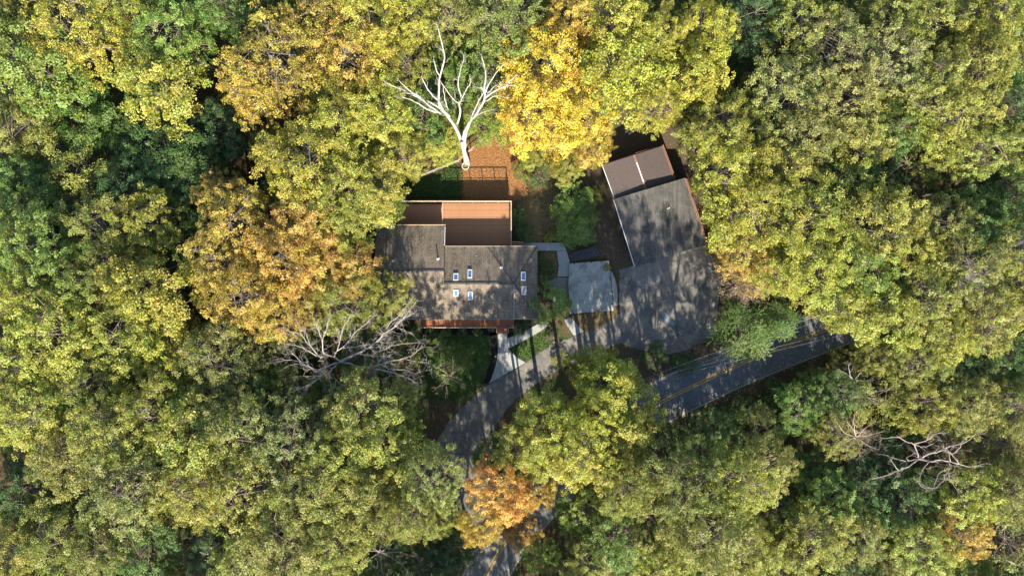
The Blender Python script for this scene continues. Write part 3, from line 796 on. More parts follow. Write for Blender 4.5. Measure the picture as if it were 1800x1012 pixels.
# utility poles and wires
def upole(px, py, z, label):
    p = W(px, py, z); root = empty('utility_pole', (p.x, p.y, 0)); tag(root, label, 'utility pole', None)
    MB().tube([(p.x, p.y, 0), (p.x, p.y, z * .5), (p.x, p.y, z)], [.19, .16, .12], 10).build('pole', M['pole'], root, True)
    d = v3(.36, -.93, 0)
    MB().beam(p + d * -1.1 + v3(0, 0, -.5), p + d * 1.1 + v3(0, 0, -.5), .12, .12).build('crossarm', M['pole'], root)
    for k in (-1, 0, 1):
        q = p + d * k + v3(0, 0, -.44 if k else 0)
        MB().tube([q, q + v3(0, 0, .1), q + v3(0, 0, .2)], [.05, .08, .04], 8).build('insulator', M['ceramic'], root, True)
    q = p + v3(-.38, -.1, -1.5)
    MB().tube([q, q + v3(0, 0, .1), q + v3(0, 0, .9), q + v3(0, 0, 1.0)], [.2, .27, .27, .2], 12).build('transformer', M['ceramic'], root, True)
    return p, d
pA, dA = upole(1108, 679, 9.5, 'wooden utility pole with a grey transformer beside the driveway mouth')
pB, dB = upole(1650, 484, 9.5, 'wooden utility pole standing in the trees on the parking side of the road')
pC, dC = upole(1660, 545, 9.0, 'wooden utility pole standing in the trees over the road')
wires = [(pB, -.35, .15, 1.2, .010), (pB, .35, .15, 1.4, .010), (pB, 0, -1.6, 1.8, .015), (pC, .2, -.4, 1.6, .010), (pC, 0, -1.9, 2.2, .013)]
for i, (pe, k, dz, sag, rd) in enumerate(wires):
    a_ = pA + dA * k + v3(0, 0, dz); b_ = pe + dB * k + v3(0, 0, dz); pts = []
    for s_ in range(33):
        t = s_ / 32; q = a_.lerp(b_, t); q.z -= sag * 4 * t * (1 - t) * .55; pts.append(q)
    tag(MB().tube(pts, rd, 5).build('overhead_wire', M['wire']), 'thin pale overhead wire slung between the utility poles along the road', 'wire', 'wires along the road')

# ------------------------------------------------------------------ trees: prototypes
def crown_proto(seed, Rc=5.5, H=20.0, zc=13.8, rz=5.6, lobes=11, tufts=96, leaves=125, tr=(.75, 1.35), flat=.5, leaf=(.20, .36), lobe_r=.42, up=.75, stems=1, feather=False, merge=.45):
    rng = np.random.default_rng(seed)
    # lobes: one on top, a ring round the shoulder and a lower ring
    L = [np.array([rng.normal(0, .4), rng.normal(0, .4), zc + rz * .58, Rc * lobe_r])]
    n1 = (lobes - 1) * 3 // 5; n2 = lobes - 1 - n1
    a0 = rng.uniform(0, 6.28)
    for i in range(n1):
        a = a0 + 6.283 * i / n1 + rng.normal(0, .25); r = Rc * rng.uniform(.42, .66)
        L.append(np.array([r * math.cos(a), r * math.sin(a), zc + rz * rng.uniform(.02, .46), Rc * lobe_r * rng.uniform(.75, 1.2)]))
    a0 = rng.uniform(0, 6.28)
    for i in range(n2):
        a = a0 + 6.283 * i / n2 + rng.normal(0, .3); r = Rc * rng.uniform(.5, .72)
        L.append(np.array([r * math.cos(a), r * math.sin(a), zc - rz * rng.uniform(.2, .6), Rc * lobe_r * rng.uniform(.7, 1.05)]))
    L = np.array(L)
    wts = L[:, 3] ** 2; li = rng.choice(len(L), tufts, p=wts / wts.sum())
    d = rng.normal(0, 1, (tufts, 3)); d /= np.linalg.norm(d, axis=1)[:, None]
    out = L[li, :3] - np.array([0, 0, zc - rz * .5]); out /= np.linalg.norm(out, axis=1)[:, None]
    d = d + out * .75 + np.array([0, 0, .35]); d /= np.linalg.norm(d, axis=1)[:, None]
    T = L[li, :3] + d * (L[li, 3] * rng.uniform(.55, 1.12, tufts))[:, None]
    e = rng.normal(0, 1, (tufts, 3)); e[:, 2] = np.abs(e[:, 2]) * 1.1 - .35; e /= np.linalg.norm(e, axis=1)[:, None]
    er = rng.uniform(.55, 1.0, tufts) * (1 + .16 * np.sin(e[:, 0] * 5 + seed) * np.sin(e[:, 1] * 6 + seed * 2))
    env = e * er[:, None] * np.array([Rc * .98, Rc * .98, rz]) + np.array([0, 0, zc - .05 * rz])
    loose_ = rng.uniform(0, 1, tufts) < merge
    T[loose_] = env[loose_]
    T[:, 2] = np.minimum(T[:, 2], H - .3)
    tilt = rng.normal(0, 1, (tufts, 3)) * .55 + .35 * (T - np.array([0, 0, zc - rz])) / Rc
    rad = rng.uniform(*tr, tufts)
    cnt = np.maximum(12, (leaves * (rad / np.mean(tr)) ** 2).astype(int)); n = cnt.sum(); ti = np.repeat(np.arange(tufts), cnt)
    q = rng.normal(0, 1, (n, 3)); q /= np.linalg.norm(q, axis=1)[:, None]; q *= (rng.uniform(0, 1, n) ** .45)[:, None]
    ang = rng.uniform(0, 6.283, tufts)[ti]; lo = rng.uniform(.8, 1.45, tufts)[ti]; sh = rng.uniform(.6, 1.0, tufts)[ti]
    qx = q[:, 0] * lo; qy = q[:, 1] * sh
    P = T[ti] + np.stack([qx * np.cos(ang) - qy * np.sin(ang), qx * np.sin(ang) + qy * np.cos(ang), q[:, 2] * flat], 1) * rad[ti][:, None]
    P[:, 2] -= (q[:, 0] ** 2 + q[:, 1] ** 2) * rad[ti] * .32            # sprays droop at the rim
    if feather:   # leaflets in rows along drooping fronds
        fa = rng.uniform(0, 6.28, n); k = np.floor(fa / 6.283 * 7) * 6.283 / 7 + ti * 1.3; rr = rng.uniform(.1, 1, n) * rad[ti] * 1.25
        P = T[ti] + np.stack([rr * np.cos(k), rr * np.sin(k), -rr ** 2 * .18], 1) + rng.normal(0, .11, (n, 3))
    nor = q * .35 + np.array([0, 0, up]) + tilt[ti] + rng.normal(0, .5, (n, 3)); nor /= np.linalg.norm(nor, axis=1)[:, None]
    t = np.cross(nor, rng.normal(0, 1, (n, 3))); t /= np.linalg.norm(t, axis=1)[:, None]; b = np.cross(nor, t)
    ln = rng.uniform(*leaf, n)[:, None]; wd = ln * rng.uniform(.55, .8, n)[:, None]
    fold = nor * (ln * rng.uniform(-.12, .12, n)[:, None])
    V = np.empty((n, 4, 3)); V[:, 0] = P - t * ln * .5; V[:, 1] = P - t * ln * .05 + b * wd * .5 + fold; V[:, 2] = P + t * ln * .5; V[:, 3] = P - t * ln * .05 - b * wd * .5 + fold
    me = fast_mesh('crown', V.reshape(-1, 3), np.arange(n * 4).reshape(n, 4), M['leaf'])
    sprayv = np.clip(.5 + rng.normal(0, .2, tufts) + .5 * (rng.uniform(0, 1, len(L)) - .5)[li], 0, 1)
    fattr(me, 'spray', np.clip(sprayv[ti] + rng.normal(0, .1, n), 0, 1)); fattr(me, 'leaf', np.clip(rng.normal(.45, .24, n), 0, 1))
    fattr(me, 'turned_lit', np.clip((np.linalg.norm(q, axis=1) - .45) * 1.6 + .3 * q[:, 2] + rng.normal(.12, .36, n), 0, 1))   # outer leaves turn first; sunlit rims and shaded insides painted in too
    # trunk, limbs, branches
    mb = MB(); rnd = random.Random(seed)
    fork = zc - rz * .75
    for s_ in range(stems):
        ox, oy = (rnd.uniform(-.8, .8), rnd.uniform(-.8, .8)) if stems > 1 else (0, 0)
        r0 = .30 * H / 20 * (1 if stems == 1 else .6) + .04
        mb.tube([(ox, oy, -.6), (ox * .9, oy * .9, .25), (ox * .5 + rnd.uniform(-.2, .2), oy * .5, fork * .55), (0, 0, fork), (rnd.uniform(-.4, .4), rnd.uniform(-.4, .4), zc + rz * .3)], [r0 * 1.35, r0, r0 * .82, r0 * .66, r0 * .22], 8)
    for l in L:
        s0 = Vector((0, 0, fork + rnd.uniform(-.5, 1.6))); e = Vector(l[:3]); m_ = s0.lerp(e, .5) + Vector((rnd.uniform(-.3, .3), rnd.uniform(-.3, .3), -.3))
        mb.tube([s0, m_, e], [.13 * H / 20, .09 * H / 20, .04], 5, False)
    for k in range(0, tufts, 2):
        l = L[li[k]]; s0 = Vector(l[:3]) * .8 + Vector((0, 0, l[2] * .18)); e = Vector(T[k]) + (Vector(T[k]) - Vector(l[:3])).normalized() * rad[k] * .55
        mb.tube([s0, s0.lerp(e, .55) + Vector((rnd.uniform(-.2, .2), rnd.uniform(-.2, .2), .1)), e], [.045, .028, .010], 3, False)
    tm = mb.mesh('trunk', M['bark'], True)
    return me, tm

PROT = {'full': [], 'loose': [], 'fine': [], 'bush': [], 'feather': [], 'thin': []}
for i in range(6): PROT['full'].append(crown_proto(100 + i, lobes=13 + i % 3, tufts=290, leaves=70, tr=(.32, .86), leaf=(.125, .235)))
for i in range(5): PROT['loose'].append(crown_proto(200 + i, lobes=11, tufts=165, leaves=92, tr=(.5, 1.1), leaf=(.17, .31), merge=.3, lobe_r=.46, flat=.42))
for i in range(4): PROT['fine'].append(crown_proto(300 + i, lobes=16, tufts=330, leaves=50, tr=(.32, .68), leaf=(.12, .225), lobe_r=.36, flat=.6))
for i in range(2): PROT['thin'].append(crown_proto(600 + i, lobes=10, tufts=80, leaves=48, tr=(.6, 1.2), leaf=(.18, .30)))
for i in range(5): PROT['bush'].append(crown_proto(400 + i, Rc=2.6, H=4.6, zc=2.3, rz=2.3, lobes=8, tufts=80, leaves=56, tr=(.32, .70), leaf=(.11, .21), stems=3, lobe_r=.45))
for i in range(2): PROT['feather'].append(crown_proto(500 + i, lobes=11, tufts=95, leaves=190, tr=(1.0, 1.7), leaf=(.14, .28), feather=True))

COLS = {'Y': (.365, .362, .030), 'O': (.285, .285, .038), 'G': (.130, .215, .032), 'D': (.075, .140, .034), 'A': (.50, .325, .034), 'S': (.74, .50, .012),
        'R': (.58, .285, .022), 'P': (.275, .285, .068), 'L': (.245, .325, .034), 'B': (.28, .19, .10), 'F': (.19, .34, .042), 'V': (.450, .418, .030), 'K': (.25, .40, .050)}  # K is lightened in place of sunlight these bushes miss
WORD = {'Y': 'yellow-green', 'O': 'olive', 'G': 'mid green', 'D': 'dark green', 'A': 'amber', 'S': 'bright gold', 'R': 'orange', 'P': 'pale sage green', 'L': 'lime green', 'B': 'rusty brown', 'F': 'fresh green', 'V': 'vivid yellow', 'K': 'sun-brightened green'}
NOTRUNK = [HOUSE, garage_w, patio_w, walk_w, drive_w]
def blocked(x, y, m=.5):
    P = np.array([[x, y]])
    return any(sdist(P, q)[0] < m for q in NOTRUNK) or ldist(P, ROAD)[0] < 4.4
rt = random.Random(11)
TREES = []
def tree(px, py, rpx, c, H, kind='full', label=None, lean=None, name='broadleaf_tree', squash=1.0, cat='tree'):
    """a tree whose crown centre shows at the given pixel"""
    zc = .69 * H if kind != 'bush' else .5 * H
    C = W(px, py, zc); r = rpx / FOC * (CAM_H - zc)
    bx, by = C.x, C.y
    if blocked(bx, by):
        best = None
        for rad in np.arange(.5, 9, .5):
            for k in range(16):
                a = k * math.pi / 8; q = (bx + rad * math.cos(a), by + rad * math.sin(a))
                if not blocked(*q): best = q; break
            if best: break
        if best is None: return None
        bx, by = best
    return put(bx, by, C, r, H, zc, c, kind, label, name, squash, cat)

def put(bx, by, C, r, H, zc, c, kind, label, name, squash, cat):
    protos = PROT[kind]; cm, tm = protos[rt.randrange(len(protos))]
    z0 = gz(bx, by)
    root = empty(name, (bx, by, z0 - .05)); root.rotation_mode = 'QUATERNION'
    ax = Vector((C.x - bx, C.y - by, zc - z0))
    q = Vector((0, 0, 1)).rotation_difference(ax.normalized()) @ Quaternion((0, 0, 1), rt.uniform(0, 6.283))
    root.rotation_quaternion = q
    if kind == 'bush': sx = r / 2.7; sz = H / 4.6
    else: sx = r / 5.6; sz = ax.length / 13.8 * squash
    root.scale = (sx * rt.uniform(.94, 1.06), sx * rt.uniform(.94, 1.06), sz)
    base = COLS[c]; j = rt.uniform(.86, 1.14)
    t = link('trunk' if kind != 'bush' else 'stems', tm, root); o = link('crown' if kind != 'bush' else 'foliage', cm, root)
    o.color = (base[0] * j * rt.uniform(.93, 1.07), base[1] * j * rt.uniform(.95, 1.05), base[2] * j * rt.uniform(.7, 1.4), 1)
    TREES.append([root, c, label, (bx, by), cat, H, r, kind])
    return root

# crowns read off the photograph, a few added for their shade: pixel of the crown centre, radius in pixels, colour, height in metres, kind
T_ = [
 # behind and to the side of the house, far corner
 (135,50,92,'V',23,'full'),(302,67,74,'L',22,'full'),(285,145,84,'Y',21,'loose'),(67,118,100,'L',22,'loose'),(20,30,60,'O',22,'full'),(490,110,98,'A',23,'fine'),(570,40,72,'A',22,'fine'),
 (455,170,62,'A',20,'fine'),(215,20,60,'Y',22,'full'),(400,15,52,'G',19,'full'),(545,285,84,'Y',22,'full'),(300,275,86,'D',13,'loose'),(150,205,72,'G',14,'loose'),(35,225,62,'O',18,'full'),
 (40,320,62,'G',17,'full'),(150,310,66,'O',16,'thin'),(230,330,66,'D',15,'full'),(220,245,56,'G',11,'loose'),(95,255,56,'O',15,'thin'),(385,230,58,'D',11,'loose'),(360,300,55,'D',12,'full'),
 (645,45,70,'V',22,'full'),(625,105,70,'A',22,'full'),(720,30,62,'V',20,'full'),(790,25,60,'O',19,'full'),(885,45,74,'P',21,'full'),(660,190,72,'V',20,'full'),(735,205,58,'G',13,'loose'),
 (772,252,44,'V',9,'loose'),(850,200,56,'L',9,'loose'),(800,130,66,'G',11,'loose'),(600,215,66,'V',21,'full'),(870,120,52,'G',12,'loose'),(700,110,60,'O',17,'full'),
 (968,120,92,'S',20,'full'),(950,200,84,'S',17,'full'),(1012,198,66,'S',18,'full'),(1038,250,46,'A',14,'full'),(1100,130,84,'Y',21,'loose'),(1085,45,78,'V',22,'full'),(1150,70,50,'V',21,'full'),
 (1005,40,54,'A',20,'full'),(1150,185,56,'V',19,'full'),(995,292,34,'O',7,'loose'),(935,270,30,'O',8,'loose'),
 # beyond the garage
 (1235,60,58,'V',22,'full'),(1225,130,60,'V',21,'loose'),(1320,40,64,'D',20,'full'),(1400,45,70,'O',22,'fine'),(1455,100,80,'P',23,'fine'),(1560,40,72,'O',22,'full'),(1560,115,72,'P',23,'fine'),
 (1640,40,70,'O',22,'full'),(1740,40,78,'Y',23,'full'),(1795,100,60,'G',21,'full'),(1380,165,80,'P',23,'fine'),(1480,185,80,'P',23,'fine'),(1620,155,80,'O',23,'fine'),(1705,120,78,'O',23,'full'),
 (1265,225,66,'Y',20,'full'),(1315,200,52,'G',17,'full'),(1330,260,62,'O',19,'full'),(1410,245,70,'P',22,'fine'),(1500,255,66,'O',21,'full'),(1665,215,70,'Y',21,'full'),(1765,190,66,'D',19,'full'),
 (1285,300,70,'V',20,'full'),(1375,305,72,'Y',21,'full'),(1470,325,68,'G',18,'full'),(1565,225,56,'G',19,'full'),(1640,275,58,'O',17,'fine'),(1725,265,66,'O',20,'fine'),(1785,265,56,'O',19,'full'),
 (1700,325,64,'D',15,'full'),(1770,340,62,'G',18,'full'),(1610,320,44,'B',11,'thin'),(1555,320,52,'D',13,'loose'),
 (1320,375,86,'Y',20,'full'),(1415,385,84,'Y',22,'full'),(1535,390,84,'Y',23,'full'),(1430,460,74,'Y',21,'full'),(1310,440,52,'A',16,'full'),(1500,470,76,'L',21,'full'),(1585,440,66,'Y',21,'fine'),
 (1640,400,68,'O',20,'fine'),(1715,400,74,'G',19,'full'),(1775,430,64,'O',21,'fine'),(1470,525,60,'Y',18,'loose'),(1545,540,64,'Y',19,'loose'),(1620,520,78,'O',21,'fine'),(1695,480,76,'O',22,'fine'),
 (1785,520,62,'Y',20,'fine'),(1655,585,58,'Y',19,'full'),(1730,560,68,'O',20,'fine'),(1370,470,58,'Y',17,'full'),
 # by the parking area and the road
 (1300,500,52,'B',9,'thin'),(1330,480,44,'A',11,'full'),(1308,582,54,'G',10,'feather'),(1366,567,36,'G',9,'feather'),
 # across the road
 (1765,625,60,'D',15,'full'),(1665,645,60,'D',13,'full'),(1600,635,56,'O',16,'full'),(1545,625,44,'O',13,'full'),(1250,775,60,'G',10,'full'),(1335,745,50,'O',9,'thin'),(1415,715,60,'G',11,'full'),(1460,765,50,'O',13,'fine'),
 (1205,850,66,'O',26,'fine'),(1285,850,70,'Y',25,'full'),(1345,815,54,'O',16,'full'),(1240,930,78,'O',25,'full'),(1310,965,62,'Y',18,'full'),(1425,830,52,'G',10,'full'),(1455,885,66,'L',14,'full'),
 (1430,940,66,'Y',16,'full'),(1500,935,58,'O',15,'full'),(1510,850,56,'D',11,'full'),(1595,885,66,'G',13,'full'),(1620,965,66,'Y',16,'full'),(1685,930,58,'A',16,'full'),(1700,865,66,'Y',17,'full'),
 (1770,860,60,'O',17,'full'),(1755,775,60,'O',13,'full'),(1785,715,58,'O',17,'full'),(1700,710,58,'O',16,'full'),(1625,705,60,'Y',15,'full'),(1535,700,56,'O',13,'thin'),(1500,760,44,'B',10,'thin'),
 (1560,985,46,'P',12,'full'),(1770,950,58,'O',15,'thin'),(1490,995,52,'G',13,'full'),(1370,990,56,'Y',14,'full'),(1355,900,44,'D',9,'full'),(1470,690,52,'G',12,'full'),(1560,760,50,'G',9,'bush'),(1600,740,46,'D',8,'bush'),
 (1205,762,34,'D',5.5,'bush'),(1258,742,32,'G',5.5,'bush'),(1310,722,30,'G',5.5,'bush'),(1368,692,30,'D',5.5,'bush'),(1425,674,28,'G',6,'bush'),(1160,778,34,'D',6,'bush'),(1120,806,36,'G',6,'bush'),(1480,648,30,'O',6,'bush'),(1230,790,42,'D',8,'full'),(1075,838,32,'D',6,'bush'),
 (735,1140,90,'O',21,'full'),(905,1130,84,'O',21,'full'),(820,1170,80,'O',21,'full'),(795,965,44,'D',10,'full'),(755,1010,54,'D',12,'full'),  # added to shade the lower drive, mostly unseen beyond the frame edge
 # between drive and road
 (962,762,72,'V',20,'full'),(1015,790,74,'V',21,'full'),(1068,676,60,'V',18,'loose'),(1112,730,58,'Y',19,'loose'),(1050,724,56,'V',20,'full'),(1038,644,38,'Y',13,'loose'),(920,790,56,'Y',19,'full'),
 (880,858,64,'R',21,'full'),(850,915,46,'A',19,'full'),(868,800,40,'G',10,'loose'),(938,850,44,'A',18,'full'),(915,925,36,'R',13,'full'),(1080,800,52,'Y',20,'full'),
 (950,975,38,'L',7,'full'),(1030,900,54,'L',12,'full'),(1100,855,60,'O',22,'fine'),(1090,945,66,'G',15,'full'),(1165,830,62,'O',25,'thin'),(1155,920,66,'O',16,'fine'),(1170,990,60,'Y',17,'full'),(1040,985,56,'O',14,'full'),
 # this side of the dead grey tree
 (640,725,78,'O',20,'full'),(705,705,46,'O',16,'fine'),(670,790,80,'Y',20,'full'),(758,835,62,'P',23,'fine'),(640,870,86,'O',21,'full'),(720,900,56,'O',22,'full'),(772,905,44,'O',15,'full'),(712,735,34,'G',9,'loose'),(600,790,70,'Y',20,'full'),
 (735,985,50,'D',9,'full'),(785,960,40,'D',7,'bush'),(560,860,84,'O',21,'full'),(500,950,80,'O',21,'full'),(520,780,78,'P',20,'fine'),(590,960,66,'O',20,'full'),
 (50,720,80,'Y',21,'full'),(120,800,70,'O',19,'fine'),(200,755,84,'O',22,'fine'),(285,720,74,'O',21,'full'),(345,765,78,'Y',21,'loose'),(230,855,88,'P',22,'fine'),(335,850,78,'Y',20,'full'),(60,860,76,'D',15,'full'),
 (95,935,76,'O',17,'full'),(25,960,66,'O',18,'full'),(430,755,84,'P',21,'fine'),(430,850,84,'O',21,'fine'),(380,960,62,'D',12,'full'),(250,965,70,'G',14,'full'),(430,990,58,'O',17,'full'),(170,960,60,'O',16,'full'),
 (70,430,78,'L',21,'full'),(60,365,66,'G',18,'full'),(135,490,68,'L',20,'full'),(55,525,68,'Y',21,'full'),(105,590,84,'Y',22,'full'),(45,645,66,'O',20,'full'),(180,400,70,'O',18,'full'),(260,395,70,'Y',18,'full'),
 (205,485,68,'O',19,'full'),(275,520,84,'Y',21,'loose'),(220,585,76,'O',20,'full'),(300,600,66,'Y',19,'loose'),(420,390,74,'A',20,'fine'),(390,455,66,'A',20,'fine'),(430,515,78,'A',21,'fine'),(505,460,80,'A',21,'fine'),
 (545,400,72,'A',20,'full'),(485,545,62,'A',18,'fine'),(395,345,48,'A',15,'fine'),(390,630,74,'P',19,'full'),(455,605,54,'P',15,'full'),(300,660,56,'Y',18,'full'),(175,665,64,'O',19,'full'),(110,690,56,'G',17,'full'),
 (330,430,50,'D',11,'full'),(345,360,54,'D',12,'full'),(130,400,50,'D',14,'full'),(160,560,52,'G',15,'full'),(500,690,56,'O',14,'full'),(470,680,50,'G',14,'full'),(560,700,48,'G',12,'full'),(380,700,56,'O',18,'full'),
 # over the house end and the deck
 (598,345,82,'Y',20,'full'),(646,325,70,'Y',18,'full'),(705,272,56,'V',15,'full'),(670,362,38,'L',13,'full'),(604,400,54,'Y',18,'full'),(565,470,60,'A',18,'full'),(614,468,58,'A',17,'full'),(682,522,46,'Y',14,'full'),
 (610,530,62,'O',17,'full'),(648,572,44,'O',11,'full'),(550,530,56,'A',16,'fine'),(560,350,58,'Y',19,'full'),
]
for t in T_: tree(*t)
# small trees and bushes of the yard
YARD = [
 (966,534,38,'K',7.0,'bush','small leafy tree with sunlit tips between the house end and the patio'),  # no separate tips drawn; leaf colour lightened for the missing sun
 (1010,352,36,'F',3.6,'bush','big dense green bush between the side yard and the garage'),
 (1016,396,38,'K',3.4,'bush','rounded green bush above the dark timber steps'),
 (1003,374,36,'K',3.3,'bush','dense fresh green bush in the middle of the bush clump by the garage'),
 (1028,372,28,'G',3.0,'bush','green bush of the clump standing closest to the garage gutter'),
 (1000,410,26,'F',2.6,'bush','low green bush where the side walk turns to the patio'),
 (910,378,16,'G',1.8,'bush','small green shrub against the deck railing corner post'),
 (911,402,17,'D',1.8,'bush','small dark shrub beside the deck near the little bridge'),
 (930,412,16,'G',1.5,'bush','low green shrub just behind the side walk slabs'),
 (966,416,12,'Y',1.4,'bush','bright yellow little shrub standing by the side walk'),
 (950,455,13,'D',1.2,'bush','low dark shrub against the hip end of the house'),
 (962,472,15,'D',1.3,'bush','dark ground shrub between hip roof and square patio walk'),
 (958,488,11,'G',1.2,'bush','small green shrub beside the brown worn terrace'),
 (788,640,36,'G',4.6,'bush','leafy green small tree growing on the front lawn'),
 (770,612,24,'G',3.0,'bush','green shrub on the front lawn near the porch end'),
 (815,628,22,'G',3.2,'bush','light green shrub on the front lawn near the mulch strip'),
 (722,590,20,'G',4.0,'bush','green shrub at the end of the porch railing'),
 (705,625,34,'Y',6.0,'bush','yellow vine clad shrub under the dead grey tree limbs'),
 (760,582,10,'D',1.1,'bush','small dark porch shrub beside the porch end post'),
 (785,583,9,'G',1.0,'bush','second porch shrub from the porch end'),
 (812,583,10,'D',1.1,'bush','third porch shrub from the porch end'),
 (840,583,9,'G',1.0,'bush','fourth porch shrub, the one closest to the porch steps'),
 (910,578,13,'D',1.3,'bush','dark shrub in the corner of porch and branch walk'),
 (925,572,11,'D',1.2,'bush','small dark shrub between branch walk and hip end'),
 (985,632,16,'O',1.6,'bush','dull olive shrub at the tip of the triangular lawn'),
 (972,596,13,'B',1.3,'bush','brownish shrub between the branch walk and ramp walk'),
 (945,702,20,'F',2.4,'bush','fresh green shrub by the driveway under the yellow trees'),
 (1150,625,24,'D',2.2,'bush','dark shrub on the bank between parking area and road'),
 (1205,640,22,'D',1.8,'bush','low dark shrub on the road bank below the parking area'),
 (1240,618,20,'B',1.8,'bush','rusty shrub on the bank beside the fresh green roadside tree'),
 (1075,320,15,'Y',1.4,'bush','small yellow shrub in the soil beside the annex gutter'),
 (1045,345,16,'O',1.5,'bush','olive shrub between the big green bush and the annex'),
 (1066,470,9,'Y',1.0,'bush','tiny yellow shrub at the patio corner facing the garage'),
 (915,300,18,'G',2.2,'bush','green shrub at the edge of the leaf strewn lawn'),
 (945,310,22,'D',3.0,'bush','dark shrub under the gold trees by the side yard'),
 (1215,330,16,'O',2.0,'bush','olive shrub behind the annex where the eaves step'),
 (1255,440,18,'O',2.4,'bush','olive shrub at the corner of garage and parking area'),
]
for px, py, r_, c_, H_, k_, lb in YARD:
    zc = .5 * H_; C = W(px, py, zc)
    put(C.x, C.y, C, r_ / FOC * (CAM_H - zc), H_, zc, c_, k_, lb, 'shrub' if H_ < 4 else 'small_tree', 1, 'shrub' if H_ < 4 else 'tree')

# filling in the woods: trees out of the frame that shade it, and younger trees and undergrowth in the gaps
have = [t[3] for t in TREES]
def far_enough(x, y, m): return all((x - a) ** 2 + (y - b) ** 2 > m * m for a, b in have)
rf = random.Random(5)
def forest_ok(x, y, m): 
    P = np.array([[x, y]]); return sdist(P, clear_w)[0] > m and ldist(P, ROAD)[0] > 4.5 + m * .5 and sdist(P, drive_w)[0] > m
nfill = 0
for k in range(9000):
    x = rf.uniform(-92, 92); y = rf.uniform(-84, 66)
    inside = abs(x) < 70 and -44 < y < 44
    if inside: continue
    if (x < -84 or x > 84 or y > 58) and rf.random() < .5: continue
    if not far_enough(x, y, 8.2) or not forest_ok(x, y, 4 if y > -44 else 1.5): continue
    H_ = rf.uniform(17, 22) if y > -44 else rf.uniform(15, 19); C = Vector((x, y, .69 * H_)); have.append((x, y)); nfill += 1
    put(x, y, C, rf.uniform(4.4, 5.8), H_, .69 * H_, rf.choice('YOOLGPYA'), rf.choice(['full', 'fine', 'loose']), None, 'broadleaf_tree', 1, 'tree')
nyoung = 0
for k in range(6000):
    x = rf.uniform(-70, 70); y = rf.uniform(-46, 46)
    if not far_enough(x, y, 4.6) or not forest_ok(x, y, 3.0) or (16 < x < 38 and -32 < y < -12): continue
    H_ = rf.uniform(8, 12); C = Vector((x, y, .69 * H_)); have.append((x, y)); nyoung += 1
    put(x, y, C, rf.uniform(2.8, 4.0), H_, .69 * H_, rf.choice('GDGOLGLO'), rf.choice(['full', 'loose']), None, 'young_tree', 1, 'young tree')
nb = 0; bush = []
for k in range(5000):
    x = rf.uniform(-72, 72); y = rf.uniform(-48, 46)
    if nb > 210: break
    if not forest_ok(x, y, .8) or any((x - a) ** 2 + (y - b) ** 2 < 9 for a, b in bush): continue
    H_ = rf.uniform(1.6, 3.6); C = Vector((x, y, .5 * H_)); bush.append((x, y)); nb += 1
    put(x, y, C, rf.uniform(1.4, 2.5), H_, .5 * H_, rf.choice('DDGGOD'), 'bush', None, 'undergrowth_shrub', 1, 'shrub')

